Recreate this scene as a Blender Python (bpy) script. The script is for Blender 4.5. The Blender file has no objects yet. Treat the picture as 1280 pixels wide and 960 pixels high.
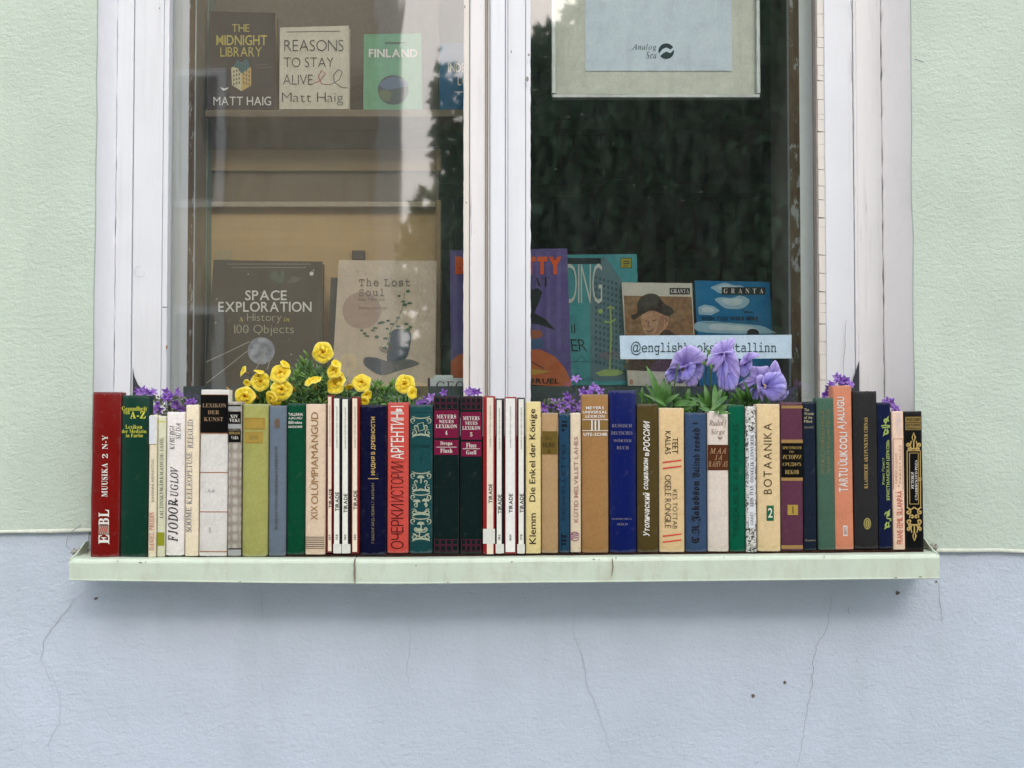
import bpy, bmesh, math, random, unicodedata
from mathutils import Vector, Matrix, noise
R = random.Random(7)
SC = bpy.context.scene
COL = SC.collection

# ------------------------------------------------------------------ camera
D = 2.0            # camera to wall face (m)
K = 0.0006         # tangent per photo pixel (1280 px wide)
PITCH = math.radians(2.0)
ZC = 1.50
cam = bpy.data.cameras.new('camera'); cam.sensor_width = 36; cam.lens = 18/(640*K)
cam.clip_end = 500; cam.clip_start = 0.02
camo = bpy.data.objects.new('camera', cam); COL.objects.link(camo)
camo.location = (0, -D, ZC); camo.rotation_euler = (math.pi/2+PITCH, 0, 0)
SC.camera = camo

def P(px, py, y):
    """world point seen at photo pixel (px,py) on the plane y"""
    u = (px-640)*K; v = -(py-480)*K
    dy = math.cos(PITCH)-v*math.sin(PITCH); dz = math.sin(PITCH)+v*math.cos(PITCH)
    t = (D+y)/dy
    return Vector((u*t, y, ZC+dz*t))
def X(px, y, py=480): return P(px, py, y).x
def Z(py, y): return P(640, py, y).z

# ------------------------------------------------------------------ world + sun (bright overcast)
SUN_EL, SUN_AZ = math.radians(30), math.radians(165)   # high, in front of the facade, a bit to the right
w = bpy.data.worlds.new('World'); SC.world = w; w.use_nodes = True
nt = w.node_tree; bg = nt.nodes['Background']
sky = nt.nodes.new('ShaderNodeTexSky'); sky.sky_type = 'NISHITA'; sky.sun_disc = False
sky.sun_elevation = SUN_EL; sky.sun_rotation = SUN_AZ
sky.air_density = 1.0; sky.dust_density = 6.0; sky.ozone_density = 1.0
mx = nt.nodes.new('ShaderNodeMixRGB'); mx.inputs[0].default_value = 0.72
mx.inputs[2].default_value = (9.2, 9.6, 10.4, 1)       # cloud cover
nt.links.new(sky.outputs[0], mx.inputs[1]); nt.links.new(mx.outputs[0], bg.inputs[0])
bg.inputs[1].default_value = 0.118
sl = bpy.data.lights.new('sun', 'SUN'); sl.energy = .7; sl.angle = math.radians(24); sl.color = (1, .97, .93)
so = bpy.data.objects.new('sun', sl); COL.objects.link(so)
sd = Vector((math.sin(SUN_AZ)*math.cos(SUN_EL), math.cos(SUN_AZ)*math.cos(SUN_EL), math.sin(SUN_EL)))
so.rotation_euler = sd.to_track_quat('Z', 'Y').to_euler(); so.location = (3, -5, 8)
SC.view_settings.view_transform = 'Standard'; SC.view_settings.look = 'None'
SC.view_settings.exposure = 1.08; SC.view_settings.gamma = 1
SC.render.engine = 'CYCLES'
SC.cycles.max_bounces = 8; SC.cycles.transparent_max_bounces = 16
SC.cycles.caustics_reflective = False; SC.cycles.caustics_refractive = False

# ------------------------------------------------------------------ materials
def srgb(r, g, b):
    f = lambda c: ((c/255+.055)/1.055)**2.4 if c/255 > .04045 else c/255/12.92
    return (f(r), f(g), f(b), 1)
class NT:
    def __init__(s, name):
        s.m = bpy.data.materials.new(name); s.m.use_nodes = True
        s.t = s.m.node_tree; s.p = s.t.nodes['Principled BSDF']; s.o = s.t.nodes['Material Output']
        s.tc = s.t.nodes.new('ShaderNodeTexCoord')
    def n(s, typ, **kw):
        nd = s.t.nodes.new('ShaderNode'+typ)
        for k, v in kw.items():
            if hasattr(nd, k): setattr(nd, k, v)
        return nd
    def l(s, a, b): s.t.links.new(a, b)
    def map(s, scale=(1, 1, 1), coord='Object'):
        mp = s.n('Mapping'); mp.inputs['Scale'].default_value = scale
        s.l(s.tc.outputs[coord], mp.inputs[0]); return mp.outputs[0]
    def noise(s, scale, det=4, rough=.55, vec=None, dist=0):
        nd = s.n('TexNoise'); nd.inputs['Scale'].default_value = scale; nd.inputs['Detail'].default_value = det
        nd.inputs['Roughness'].default_value = rough; nd.inputs['Distortion'].default_value = dist
        s.l(vec if vec else s.tc.outputs['Object'], nd.inputs['Vector']); return nd.outputs['Fac']
    def ramp(s, fac, stops):
        r = s.n('ValToRGB'); e = r.color_ramp.elements
        while len(e) < len(stops): e.new(.5)
        for i, (p, c) in enumerate(stops):
            e[i].position = p; e[i].color = c if len(c) == 4 else (*c, 1)
        s.l(fac, r.inputs[0]); return r.outputs[0]
    def mix(s, fac, a, b, typ='MIX'):
        m = s.n('MixRGB'); m.blend_type = typ
        for v, i in ((fac, 0), (a, 1), (b, 2)):
            if hasattr(v, 'links'): s.l(v, m.inputs[i])
            else: m.inputs[i].default_value = v
        return m.outputs[0]
    def math(s, op, a, b=None):
        m = s.n('Math'); m.operation = op
        for v, i in ((a, 0), (b, 1)):
            if v is None: continue
            if hasattr(v, 'links'): s.l(v, m.inputs[i])
            else: m.inputs[i].default_value = v
        return m.outputs[0]
    def bump(s, h, strength, dist, prev=None):
        b = s.n('Bump'); b.inputs['Strength'].default_value = strength; b.inputs['Distance'].default_value = dist
        s.l(h, b.inputs['Height'])
        if prev: s.l(prev, b.inputs['Normal'])
        s.l(b.outputs[0], s.p.inputs['Normal']); return b.outputs[0]
    def col(s, c): 
        if hasattr(c, 'links'): s.l(c, s.p.inputs['Base Color'])
        else: s.p.inputs['Base Color'].default_value = c
    def set(s, **k):
        for a, v in k.items(): s.p.inputs[a.replace('_', ' ')].default_value = v
G = lambda v: (v, v, v, 1)
def sc(c, f): return (min(1, c[0]*f), min(1, c[1]*f), min(1, c[2]*f), 1)

_mc = {}
def plain(name, c, rough=.6, metal=0, var=.06):
    if name in _mc: return _mc[name]
    m = NT(name); f = m.noise(140, 5)
    m.col(m.ramp(f, [(.3, sc(c, 1-var*2)), (.7, sc(c, 1+var))])); m.set(Roughness=rough, Metallic=metal); m.p.inputs['Specular IOR Level'].default_value = .15
    _mc[name] = m.m; return m.m

def cloth(name, c, kind='cloth', worn=.35):
    """book covering: woven cloth / paper / leatherette with scuffed ends"""
    if name in _mc: return _mc[name]
    m = NT(name)
    big = m.noise(28, 5, .6); fine = m.noise(260, 3)
    base = m.ramp(big, [(.25, sc(c, .80)), (.5, c), (.8, sc(c, 1.13))])
    base = m.mix(.35, base, m.ramp(fine, [(.3, sc(c, .78)), (.7, sc(c, 1.18))]))
    # grime and rubbing, mostly in vertical streaks
    st = m.noise(60, 4, .6, m.map((1, 1, .12)))
    base = m.mix(m.math('MULTIPLY', m.math('GREATER_THAN', st, .60), .12), base, sc(c, .6))
    lum = .3*c[0]+.6*c[1]+.1*c[2]
    pale = tuple(.55*c[i]+.45*max(.22, lum*1.1) for i in range(3))+(1,)
    # worn head and tail of the spine (generated z)
    sp = m.n('SeparateXYZ'); m.l(m.tc.outputs['Generated'], sp.inputs[0])
    z = m.math('ABSOLUTE', m.math('SUBTRACT', sp.outputs[2], .5))
    end = m.math('MULTIPLY', m.math('GREATER_THAN', m.math('ADD', z, m.math('MULTIPLY', m.noise(170, 5, .7), .055)), .512), worn*1.6)
    base = m.mix(end, base, pale)
    xx = m.math('ABSOLUTE', m.math('SUBTRACT', sp.outputs[0], .5))
    edge = m.math('MULTIPLY', m.math('GREATER_THAN', m.math('ADD', xx, m.math('MULTIPLY', m.noise(90, 6, .7), .13)), .522), worn*.8)
    base = m.mix(edge, base, pale)
    sp_ = m.ramp(m.noise(75, 6, .78), [(.56, G(0)), (.68, G(worn*1.3))])
    base = m.mix(sp_, base, pale)
    dk_ = m.ramp(m.noise(38, 6, .7), [(.30, G(.30)), (.44, G(0))])
    base = m.mix(dk_, base, sc(c, .62))
    m.col(base)
    if kind == 'cloth':
        wv = m.n('TexWave'); wv.inputs['Scale'].default_value = 330; wv.bands_direction = 'Z'; m.l(m.tc.outputs['Object'], wv.inputs[0])
        wx = m.n('TexWave'); wx.inputs['Scale'].default_value = 330; wx.bands_direction = 'X'; m.l(m.tc.outputs['Object'], wx.inputs[0])
        h = m.math('ADD', wv.outputs['Fac'], wx.outputs['Fac'])
        b = m.bump(h, .25, .0003); m.bump(m.noise(45, 4), .35, .002, b); m.set(Roughness=.75)
    elif kind == 'gloss':
        b = m.bump(m.noise(50, 4), .3, .0015); m.bump(fine, .12, .0004, b); m.set(Roughness=.38)
    else:
        b = m.bump(m.noise(35, 5), .4, .0025); m.bump(fine, .2, .0004, b); m.set(Roughness=.6)
    m.p.inputs['Specular IOR Level'].default_value = {'cloth': .08, 'gloss': .16}.get(kind, .10)
    _mc[name] = m.m; return m.m

def paint(name, c, dirt=.3, crack=0.0):
    m = NT(name)
    v = m.map((1, 1, .06))
    a = m.noise(9, 5); b = m.noise(70, 5, .6, v)
    base = m.ramp(a, [(.3, sc(c, .95)), (.7, sc(c, 1.02))])
    base = m.mix(m.ramp(b, [(.55, G(0)), (.8, G(dirt))]), base, sc((c[0], c[1]*.97, c[2]*.92, 1), .72))
    sp = m.noise(120, 3, .7)
    base = m.mix(m.ramp(sp, [(.735, G(0)), (.76, G(.55))]), base, (.25, .22, .19, 1))
    if crack:
        ck = m.ramp(m.noise(190, 6, .75, m.map((1, 1, .035))), [(.62, G(0)), (.68, G(crack))])
        base = m.mix(ck, base, (.30, .28, .26, 1))
    m.col(base); n1 = m.bump(b, .35, .002); m.bump(m.noise(300, 3), .12, .0006, n1); m.set(Roughness=.45)
    return m.m

def stucco(name, c, c2, fine, ridge, stainc):
    m = NT(name)
    big = m.noise(1.7, 5, .6); mid = m.noise(9, 5)
    base = m.ramp(big, [(.3, c), (.7, c2)])
    base = m.mix(m.ramp(mid, [(.30, G(.45)), (.62, G(0))]), base, sc(c, .88))
    stv = m.noise(7, 5, .6, m.map((1, 1, .13)))
    base = m.mix(m.ramp(stv, [(.54, G(0)), (.74, G(.5))]), base, stainc)
    pit = m.noise(fine*1.9, 3, .6)
    base = m.mix(m.ramp(pit, [(.25, G(.30)), (.36, G(0))]), base, sc(c, .55))
    m.col(base)
    b1 = m.bump(m.noise(fine, 5, .6, dist=.3), .7, .0022)
    vo = m.n('TexVoronoi'); vo.feature = 'SMOOTH_F1'; vo.inputs['Scale'].default_value = ridge
    m.l(m.mix(.25, m.tc.outputs['Object'], m.n('TexNoise').outputs['Color']), vo.inputs['Vector'])
    b2 = m.bump(m.noise(ridge, 4, .6, m.map((1, 1, 1.8)), .4), .5, .0032, b1)
    m.bump(pit, .4, .0014, b2)
    m.set(Roughness=.9); m.p.inputs['Specular IOR Level'].default_value = .2
    return m.m

M = {}
M['green'] = stucco('green_plaster', (.485, .565, .475, 1), (.54, .625, .53, 1), 190, 70, (.58, .67, .55, 1))
M['lav'] = stucco('lavender_plaster', (.485, .555, .625, 1), (.545, .59, .685, 1), 170, 55, (.42, .48, .52, 1))
M['lip'] = plain('plaster_edge', (.74, .78, .66, 1), .9)
M['crack'] = plain('crack_dark', (.27, .28, .31, 1), .95)
M['white'] = paint('white_paint', (.74, .755, .785, 1), .30)
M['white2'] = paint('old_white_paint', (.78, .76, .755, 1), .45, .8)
M['cream'] = paint('yellowed_paint', (.72, .68, .62, 1), .35)
M['reveal'] = NT('reveal_paint'); M['reveal'].col(M['reveal'].ramp(M['reveal'].noise(12, 6, .7), [(.3, (.78, .79, .81, 1)), (.7, (.86, .865, .88, 1))])); M['reveal'].bump(M['reveal'].noise(160, 4), .25, .0008); M['reveal'].set(Roughness=.6); M['reveal'] = M['reveal'].m
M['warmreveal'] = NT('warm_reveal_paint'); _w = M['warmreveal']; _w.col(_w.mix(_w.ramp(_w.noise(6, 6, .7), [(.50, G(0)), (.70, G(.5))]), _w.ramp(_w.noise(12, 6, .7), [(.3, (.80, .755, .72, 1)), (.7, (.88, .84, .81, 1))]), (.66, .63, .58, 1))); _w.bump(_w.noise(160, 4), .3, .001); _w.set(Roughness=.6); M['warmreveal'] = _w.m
M['warm'] = paint('greyish_casing_paint', (.80, .75, .73, 1), .30)
M['greyp'] = paint('grey_inner_paint', (.66, .69, .68, 1), .25)
M['greyd'] = paint('dull_inner_paint', (.84, .88, .85, 1), .12)
M['dark'] = plain('dark_gap', (.03, .03, .03, 1), .9)
M['sill'] = NT('sill_paint')
_m = M['sill']; _b = _m.noise(14, 5); _s = _m.noise(40, 5, .65, _m.map((1, 1, .3)))
_c = (.545, .625, .505, 1)
_base = _m.ramp(_b, [(.3, sc(_c, .95)), (.7, sc(_c, 1.04))])
_base = _m.mix(_m.ramp(_s, [(.50, G(0)), (.72, G(.5))]), _base, (.42, .42, .31, 1))
_base = _m.mix(_m.ramp(_m.noise(9, 6, .75), [(.52, G(0)), (.66, G(.35))]), _base, (.52, .50, .42, 1))
_sp = _m.noise(95, 3, .75); _base = _m.mix(_m.ramp(_sp, [(.70, G(0)), (.73, G(.7))]), _base, (.22, .19, .13, 1))
_m.col(_base); _n = _m.bump(_m.noise(22, 4), .5, .004); _m.bump(_m.noise(200, 3), .15, .0008, _n); _m.set(Roughness=.42); M['sill'] = _m.m
_m = NT('peeling_wood'); _f = _m.noise(55, 5, .7, _m.map((1, 1, .55)))
_m.col(_m.mix(_m.ramp(_f, [(.56, G(0)), (.60, G(1))]), _m.ramp(_m.noise(90, 4, .6, _m.map((1, 1, .08))), [(.3, (.12, .075, .04, 1)), (.7, (.25, .16, .085, 1))]), (.52, .53, .48, 1)))
_m.bump(_f, .6, .002); _m.set(Roughness=.8); M['peel'] = _m.m
def wood(name, c, rough=.6):
    m = NT(name); f = m.noise(22, 5, .6, m.map((.12, 1, 1)), .5)
    m.col(m.ramp(f, [(.3, sc(c, .82)), (.7, sc(c, 1.12))])); m.bump(f, .2, .001); m.set(Roughness=rough); return m.m
M['tan'] = wood('tan_board', (.50, .34, .15, 1))
M['tand'] = wood('brown_board', (.15, .115, .065, 1))
M['tanm'] = wood('light_brown_rail', (.32, .22, .10, 1))
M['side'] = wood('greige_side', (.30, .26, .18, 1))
M['planter'] = wood('planter_wood', (.10, .05, .03, 1))
M['soil'] = plain('potting_soil', (.03, .022, .016, 1), .95, var=.3)
M['paper'] = plain('page_paper', (.62, .55, .42, 1), .8, var=.15)

# glass: thin old pane, slightly wavy, dusty
def glass(name, fac, dust, streak):
    m = NT(name); t = m.t
    tr = m.n('BsdfTransparent'); tr.inputs[0].default_value = (.965, .975, .972, 1)
    gl = m.n('BsdfGlossy'); gl.inputs['Roughness'].default_value = .024; gl.inputs[0].default_value = (1, 1, 1, 1)
    bp = m.n('Bump'); bp.inputs['Strength'].default_value = .10; bp.inputs['Distance'].default_value = .0016
    m.l(m.noise(6.5, 2, .5, m.map((1, 1, .45)), 1.0), bp.inputs['Height']); m.l(bp.outputs[0], gl.inputs['Normal'])
    fr = m.n('LayerWeight'); fr.inputs[0].default_value = fac
    fm = m.math('ADD', m.math('MULTIPLY', fr.outputs['Fresnel'], .5), fac*.5)
    mix = m.n('MixShader'); m.l(fm, mix.inputs[0]); m.l(tr.outputs[0], mix.inputs[1]); m.l(gl.outputs[0], mix.inputs[2])
    df = m.n('BsdfDiffuse'); df.inputs[0].default_value = (.55, .56, .55, 1)
    # haze of dust in vertical runs, plus small smeared specks
    d1 = m.ramp(m.noise(60, 6, .7, m.map((1, 1, .30))), [(.40, G(dust*.25)), (.75, G(dust))])
    d2 = m.ramp(m.noise(120, 5, .78, m.map((.35, 1, 1.9))), [(.66, G(0)), (.72, G(streak))])
    msk = m.ramp(m.noise(4.5, 3), [(.46, G(.12)), (.62, G(1))])
    dd = m.math('ADD', d1, m.math('MULTIPLY', d2, msk))
    mix2 = m.n('MixShader'); m.l(dd, mix2.inputs[0]); m.l(mix.outputs[0], mix2.inputs[1]); m.l(df.outputs[0], mix2.inputs[2])
    m.l(mix2.outputs[0], m.o.inputs['Surface']); return m.m
M['glassL'] = glass('window_glass', .165, .035, .05)
M['glassR'] = glass('window_glass_smeared', .19, .021, .50)

# ------------------------------------------------------------------ mesh helpers
def link(o, parent=None):
    COL.objects.link(o)
    if parent: o.parent = parent
    return o
def tag(o, label=None, cat=None, group=None, kind=None):
    if label: o['label'] = label
    if cat: o['category'] = cat
    if group: o['group'] = group
    if kind: o['kind'] = kind
    return o
def thing(name, loc, label, cat, group=None):
    return tag(link(bpy.data.objects.new(name, None)), label, cat, group) if loc is None else _thing(name, loc, label, cat, group)
def _thing(name, loc, label, cat, group):
    o = bpy.data.objects.new(name, None); o.location = loc; o.empty_display_size = .02
    return tag(link(o), label, cat, group)
class MB:
    def __init__(s, o=(0, 0, 0)): s.v = []; s.f = []; s.mi = []; s.o = Vector(o)
    def add(s, vs, fs, mi=0):
        b = len(s.v); s.v += [tuple(Vector(v)-s.o) for v in vs]
        s.f += [tuple(b+i for i in f) for f in fs]; s.mi += [mi]*len(fs)
    def box(s, x0, x1, y0, y1, z0, z1, mi=0, bev=0.0):
        if bev:
            b = bev; vs = []; 
            for (xa, xb, ya, yb, z) in ((x0+b, x1-b, y0+b, y1-b, z0), (x0, x1, y0, y1, z0+b), (x0, x1, y0, y1, z1-b), (x0+b, x1-b, y0+b, y1-b, z1)):
                vs += [(xa+b, ya, z), (xb-b, ya, z), (xb, ya+b, z), (xb, yb-b, z), (xb-b, yb, z), (xa+b, yb, z), (xa, yb-b, z), (xa, ya+b, z)]
            fs = [tuple(range(7, -1, -1)), tuple(range(24, 32))]
            for r in range(3):
                for i in range(8): fs.append((r*8+i, r*8+(i+1) % 8, (r+1)*8+(i+1) % 8, (r+1)*8+i))
            s.add(vs, fs, mi); return
        vs = [(x0, y0, z0), (x1, y0, z0), (x1, y1, z0), (x0, y1, z0), (x0, y0, z1), (x1, y0, z1), (x1, y1, z1), (x0, y1, z1)]
        s.add(vs, [(0, 3, 2, 1), (4, 5, 6, 7), (0, 1, 5, 4), (1, 2, 6, 5), (2, 3, 7, 6), (3, 0, 4, 7)], mi)
    def build(s, name, mats, parent=None, smooth=False, kind=None):
        me = bpy.data.meshes.new(name); me.from_pydata(s.v, [], s.f)
        for m in (mats if isinstance(mats, (list, tuple)) else [mats]): me.materials.append(m)
        if any(s.mi): me.polygons.foreach_set('material_index', s.mi)
        if smooth: me.polygons.foreach_set('use_smooth', [True]*len(s.f))
        me.update(); o = bpy.data.objects.new(name, me); link(o, parent)
        if parent is None: o.location = s.o
        if kind: o['kind'] = kind
        return o
def tube(mb, pts, r, n=6, r2=None):
    pts = [Vector(p) for p in pts]; vs = []; fs = []
    for i, p in enumerate(pts):
        d = (pts[min(i+1, len(pts)-1)]-pts[max(i-1, 0)]).normalized()
        a = d.orthogonal().normalized(); b = d.cross(a)
        rr = r if r2 is None else r+(r2-r)*i/(len(pts)-1)
        for k in range(n):
            t = 2*math.pi*k/n; vs.append(p+a*math.cos(t)*rr+b*math.sin(t)*rr)
    for i in range(len(pts)-1):
        for k in range(n): fs.append((i*n+k, i*n+(k+1) % n, (i+1)*n+(k+1) % n, (i+1)*n+k))
    fs += [tuple(range(n))[::-1], tuple(range((len(pts)-1)*n, len(pts)*n))]
    mb.add(vs, fs)

# ------------------------------------------------------------------ lettering engine (glyph outlines of the built-in font)
GL = {}; TEXTS = []
def mapchar(ch, st):
    o = ord(ch); up = 65 <= o <= 90; lo = 97 <= o <= 122; dg = 48 <= o <= 57
    bases = {'b': 0x1D400, 'i': 0x1D434, 'r': 0x1D434, 'B': 0x1D468, 'f': 0x1D56C, 'm': 0x1D670, 'c': 0x1D4D0, 'S': 0x1D5D4}
    if st in 'sS': return ch, 0
    if dg: return (chr({'m': 0x1D7F6, 'S': 0x1D7EC}.get(st, 0x1D7CE)+o-48), 0)
    if up or lo:
        if st in 'ir' and ch == 'h': return '\u210e', 0
        return chr(bases[st]+(o-65 if up else o-97+26)), 0
    if st in 'bB':
        cy = dict(zip('АВЕКМНОРСТХЗ', 'ABEKMHOPCTX3'))
        if ch in cy: return mapchar(cy[ch], st)
        if ch == 'И': return mapchar('N', st)[0], 1
        if ch == 'Я': return mapchar('R', st)[0], 1
        if ch == 'Г': return '\U0001D6AA', 0
        if ch == 'П': return '\U0001D6B7', 0
    return ch, 0
def split(ch, st):
    if st in 'sS': return ch, ''
    if ord(ch) >= 0x400: return ch, ''
    d = unicodedata.normalize('NFD', ch)
    return d[0], d[1:]
def text_mesh_raw(s, st, off, track):
    """returns verts(2d), faces for a run of glyphs, in em units"""
    vs = []; fs = []; x = 0
    for ch in s:
        if ch == ' ': x += .27+track; continue
        bch, mark = split(ch, st)
        c, mir = mapchar(bch, st); gv, gf = GL[(c, off)]
        gv = [tuple(p) for p in gv]
        if st == 'r': gv = [(a-.24*b, b) for a, b in gv]
        if not gv: continue
        x0 = min(p[0] for p in gv); x1 = max(p[0] for p in gv); y1 = max(p[1] for p in gv)
        if mir: gv = [(x0+x1-a, b) for a, b in gv]
        base = len(vs); vs += [(a-x0+x, b) for a, b in gv]
        fs += [tuple(base+i for i in (f[::-1] if mir else f)) for f in gf]
        if mark:
            cx = x+(x1-x0)/2; q = .055
            cs = [(-.11, 0), (.11, 0)] if mark == '\u0308' else [(-.07, 0), (.07, .03)]
            for dx, dy in cs:
                b = len(vs); yy = y1+.07+dy
                vs += [(cx+dx-q, yy), (cx+dx+q, yy), (cx+dx+q, yy+2*q*.8), (cx+dx-q, yy+2*q*.8)]; fs.append((b, b+1, b+2, b+3))
        x += x1-x0+.085+track
    return vs, fs
def T(parent, s, st, rect, rot=0, mat=None, surf=None, name='title', off=0.0, track=0.0, y=None, skew=0, origin=None):
    """queue lettering fitted to a photo-pixel rectangle on a surface"""
    if st == 'S': off += .024
    off = round(off/.006)*.006
    TEXTS.append((parent, s, st, rect, rot, mat, surf, name, off, track, skew))
def flush_texts():
    need = set()
    for (_, s, st, *r) in TEXTS:
        off = r[5]
        for ch in s:
            if ch == ' ': continue
            b, _m = split(ch, st); need.add((mapchar(b, st)[0], off))
    tmp = []
    for off in sorted({o_ for _, o_ in need}):          # one text block per stroke weight, one glyph per line
        chars = sorted(c for c, o_ in need if o_ == off)
        cu = bpy.data.curves.new('g', 'FONT'); cu.body = '\n'.join(chars); cu.size = 1; cu.resolution_u = 3; cu.offset = off
        cu.space_line = 4.0
        o = bpy.data.objects.new('g', cu); COL.objects.link(o); tmp.append((chars, off, o, cu))
    dg = bpy.context.evaluated_depsgraph_get(); dg.update()
    for chars, off, o, cu in tmp:
        ev = o.evaluated_get(dg); me = ev.to_mesh(); co = [(v.co.x, v.co.y) for v in me.vertices]
        for c in chars: GL[(c, off)] = ([], [])
        maps = [dict() for _ in chars]
        for p_ in me.polygons:
            k = round((-co[p_.vertices[0]][1]+.35)/4.0); k = min(max(k, 0), len(chars)-1); vs, fs = GL[(chars[k], off)]; mp = maps[k]
            f_ = []
            for i in p_.vertices:
                if i not in mp: mp[i] = len(vs); vs.append((co[i][0], co[i][1]+4.0*k))
                f_.append(mp[i])
            fs.append(tuple(f_))
        ev.to_mesh_clear()
    for chars, off, o, cu in tmp: bpy.data.objects.remove(o); bpy.data.curves.remove(cu)
    for (parent, s, st, rect, rot, mat, surf, name, off, track, skew) in TEXTS:
        vs, fs = text_mesh_raw(s, st, off, track)
        if not vs: continue
        if skew: vs = [(a+skew*b, b) for a, b in vs]
        x0 = min(v[0] for v in vs); x1 = max(v[0] for v in vs); y0 = min(v[1] for v in vs); y1 = max(v[1] for v in vs)
        W = max(x1-x0, 1e-5); H = max(y1-y0, 1e-5)
        px0, py0, px1, py1 = rect; out = []
        for a, b in vs:
            s_, t_ = (a-x0)/W, (b-y0)/H
            if rot == 0: out.append((px0+(px1-px0)*s_, py1+(py0-py1)*t_))
            elif rot == 90: out.append((px1+(px0-px1)*t_, py1+(py0-py1)*s_))
            else: out.append((px0+(px1-px0)*t_, py0+(py1-py0)*s_))
        surf.decal(parent, name, out, fs, mat, .0013 if surf.lean else .0006)

class Surf:
    """a front surface in the photo plane y: turns pixels into points; bulged for spines; tilted for leaning covers"""
    def __init__(s, y, xc=0, hw=1, bulge=0, z0=0, lean=0, org=(0, 0, 0)):
        s.y = y; s.xc = xc; s.hw = hw; s.bulge = bulge; s.z0 = z0; s.lean = lean; s.org = Vector(org)
    def pt(s, px, py, off):
        if s.lean:
            # plane leaning back: y = y + (z-z0)*lean ; solve by iteration
            y = s.y
            for _ in range(4): p = P(px, py, y); y = s.y+(p.z-s.z0)*s.lean
            p = P(px, py, y); return p+Vector((0, -off, 0))
        p = P(px, py, s.y)
        q = min(1.0, abs(p.x-s.xc)/s.hw)
        return Vector((p.x, s.y+s.bulge*q*q-off, p.z))
    def decal(s, parent, name, pts, fs, mat, off, smooth=False):
        me = bpy.data.meshes.new(name); bm = bmesh.new()
        vs = [bm.verts.new((a, b, 0)) for a, b in pts]
        for f in fs:
            try: bm.faces.new([vs[i] for i in f])
            except ValueError: pass
        if s.bulge:
            xs = [p[0] for p in pts]; lo, hi = min(xs), max(xs); n = max(1, int((hi-lo)/3.0))
            for i in range(1, n):
                xx = lo+(hi-lo)*i/n
                bmesh.ops.bisect_plane(bm, geom=bm.verts[:]+bm.edges[:]+bm.faces[:], plane_co=(xx, 0, 0), plane_no=(1, 0, 0))
        for v in bm.verts: v.co = s.pt(v.co.x, v.co.y, off)-s.org
        for f in bm.faces:
            f.normal_update()
            if f.normal.y > 0: f.normal_flip()
        bm.to_mesh(me); bm.free(); me.materials.append(mat)
        o = bpy.data.objects.new(name, me); link(o, parent); return o
    def rect(s, parent, name, r, mat, off=.0003):
        x0, y0, x1, y1 = r
        return s.decal(parent, name, [(x0, y1), (x1, y1), (x1, y0), (x0, y0)], [(0, 1, 2, 3)], mat, off)
    def rects(s, parent, name, rs, mat, off=.0003):
        if 1 < len(rs) < 6:
            for r in rs: s.rect(parent, name, r, mat, off)
            return
        pts = []; fs = []
        for x0, y0, x1, y1 in rs:
            b = len(pts); pts += [(x0, y1), (x1, y1), (x1, y0), (x0, y0)]; fs.append((b, b+1, b+2, b+3))
        o = s.decal(parent, name, pts, fs, mat, off)
        if len(rs) > 1: o['kind'] = 'stuff'
        return o
    def poly(s, parent, name, pts, mat, off=.0003):
        return s.decal(parent, name, pts, [tuple(range(len(pts)))], mat, off)
    def strokes(s, parent, name, lines, wd, mat, off=.0005):
        pts = []; fs = []
        for ln in lines:
            n = len(ln); w_ = wd
            for i in range(n):
                a = ln[max(0, i-1)]; b = ln[min(n-1, i+1)]; dx, dy = b[0]-a[0], b[1]-a[1]; L = math.hypot(dx, dy) or 1
                ww = w_*(.45+.75*math.sin(math.pi*(i+.6)/(n+.2))) if n > 3 else w_
                nx, ny = -dy/L*ww/2, dx/L*ww/2
                pts += [(ln[i][0]+nx, ln[i][1]+ny), (ln[i][0]-nx, ln[i][1]-ny)]
                if i: k = len(pts); fs.append((k-4, k-3, k-1, k-2))
        o = s.decal(parent, name, pts, fs, mat, off)
        if len(lines) > 1: o['kind'] = 'stuff'
        return o
def disc(cx, cy, rx, ry=None, n=20, a0=0):
    ry = ry or rx; return [(cx+rx*math.cos(a0+2*math.pi*i/n), cy+ry*math.sin(a0+2*math.pi*i/n)) for i in range(n)]
def spiral(cx, cy, r0, r1, a0, turns, n=14, sx=1):
    return [(cx+sx*(r0+(r1-r0)*i/n)*math.cos(a0+turns*2*math.pi*i/n), cy+(r0+(r1-r0)*i/n)*math.sin(a0+turns*2*math.pi*i/n)) for i in range(n+1)]

# ================================================================== THE SETTING
ground = MB(); ground.add([(-150, -150, 0), (150, -150, 0), (150, 150, 0), (-150, 150, 0)], [(0, 1, 2, 3)])
tag(ground.build('ground', plain('ground_dust', (.16, .15, .13, 1), .95)), kind='structure')
pv = MB(); pv.box(-30, 30, -2.6, 0, .02, .13)
tag(pv.build('pavement', plain('paving', (.46, .45, .44, 1), .9)), kind='structure')
rd = MB(); rd.add([(-60, -9, .004), (60, -9, .004), (60, -2.6, .004), (-60, -2.6, .004)], [(0, 1, 2, 3)])
tag(rd.build('road', plain('asphalt', (.06, .06, .062, 1), .9)), kind='structure')

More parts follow.
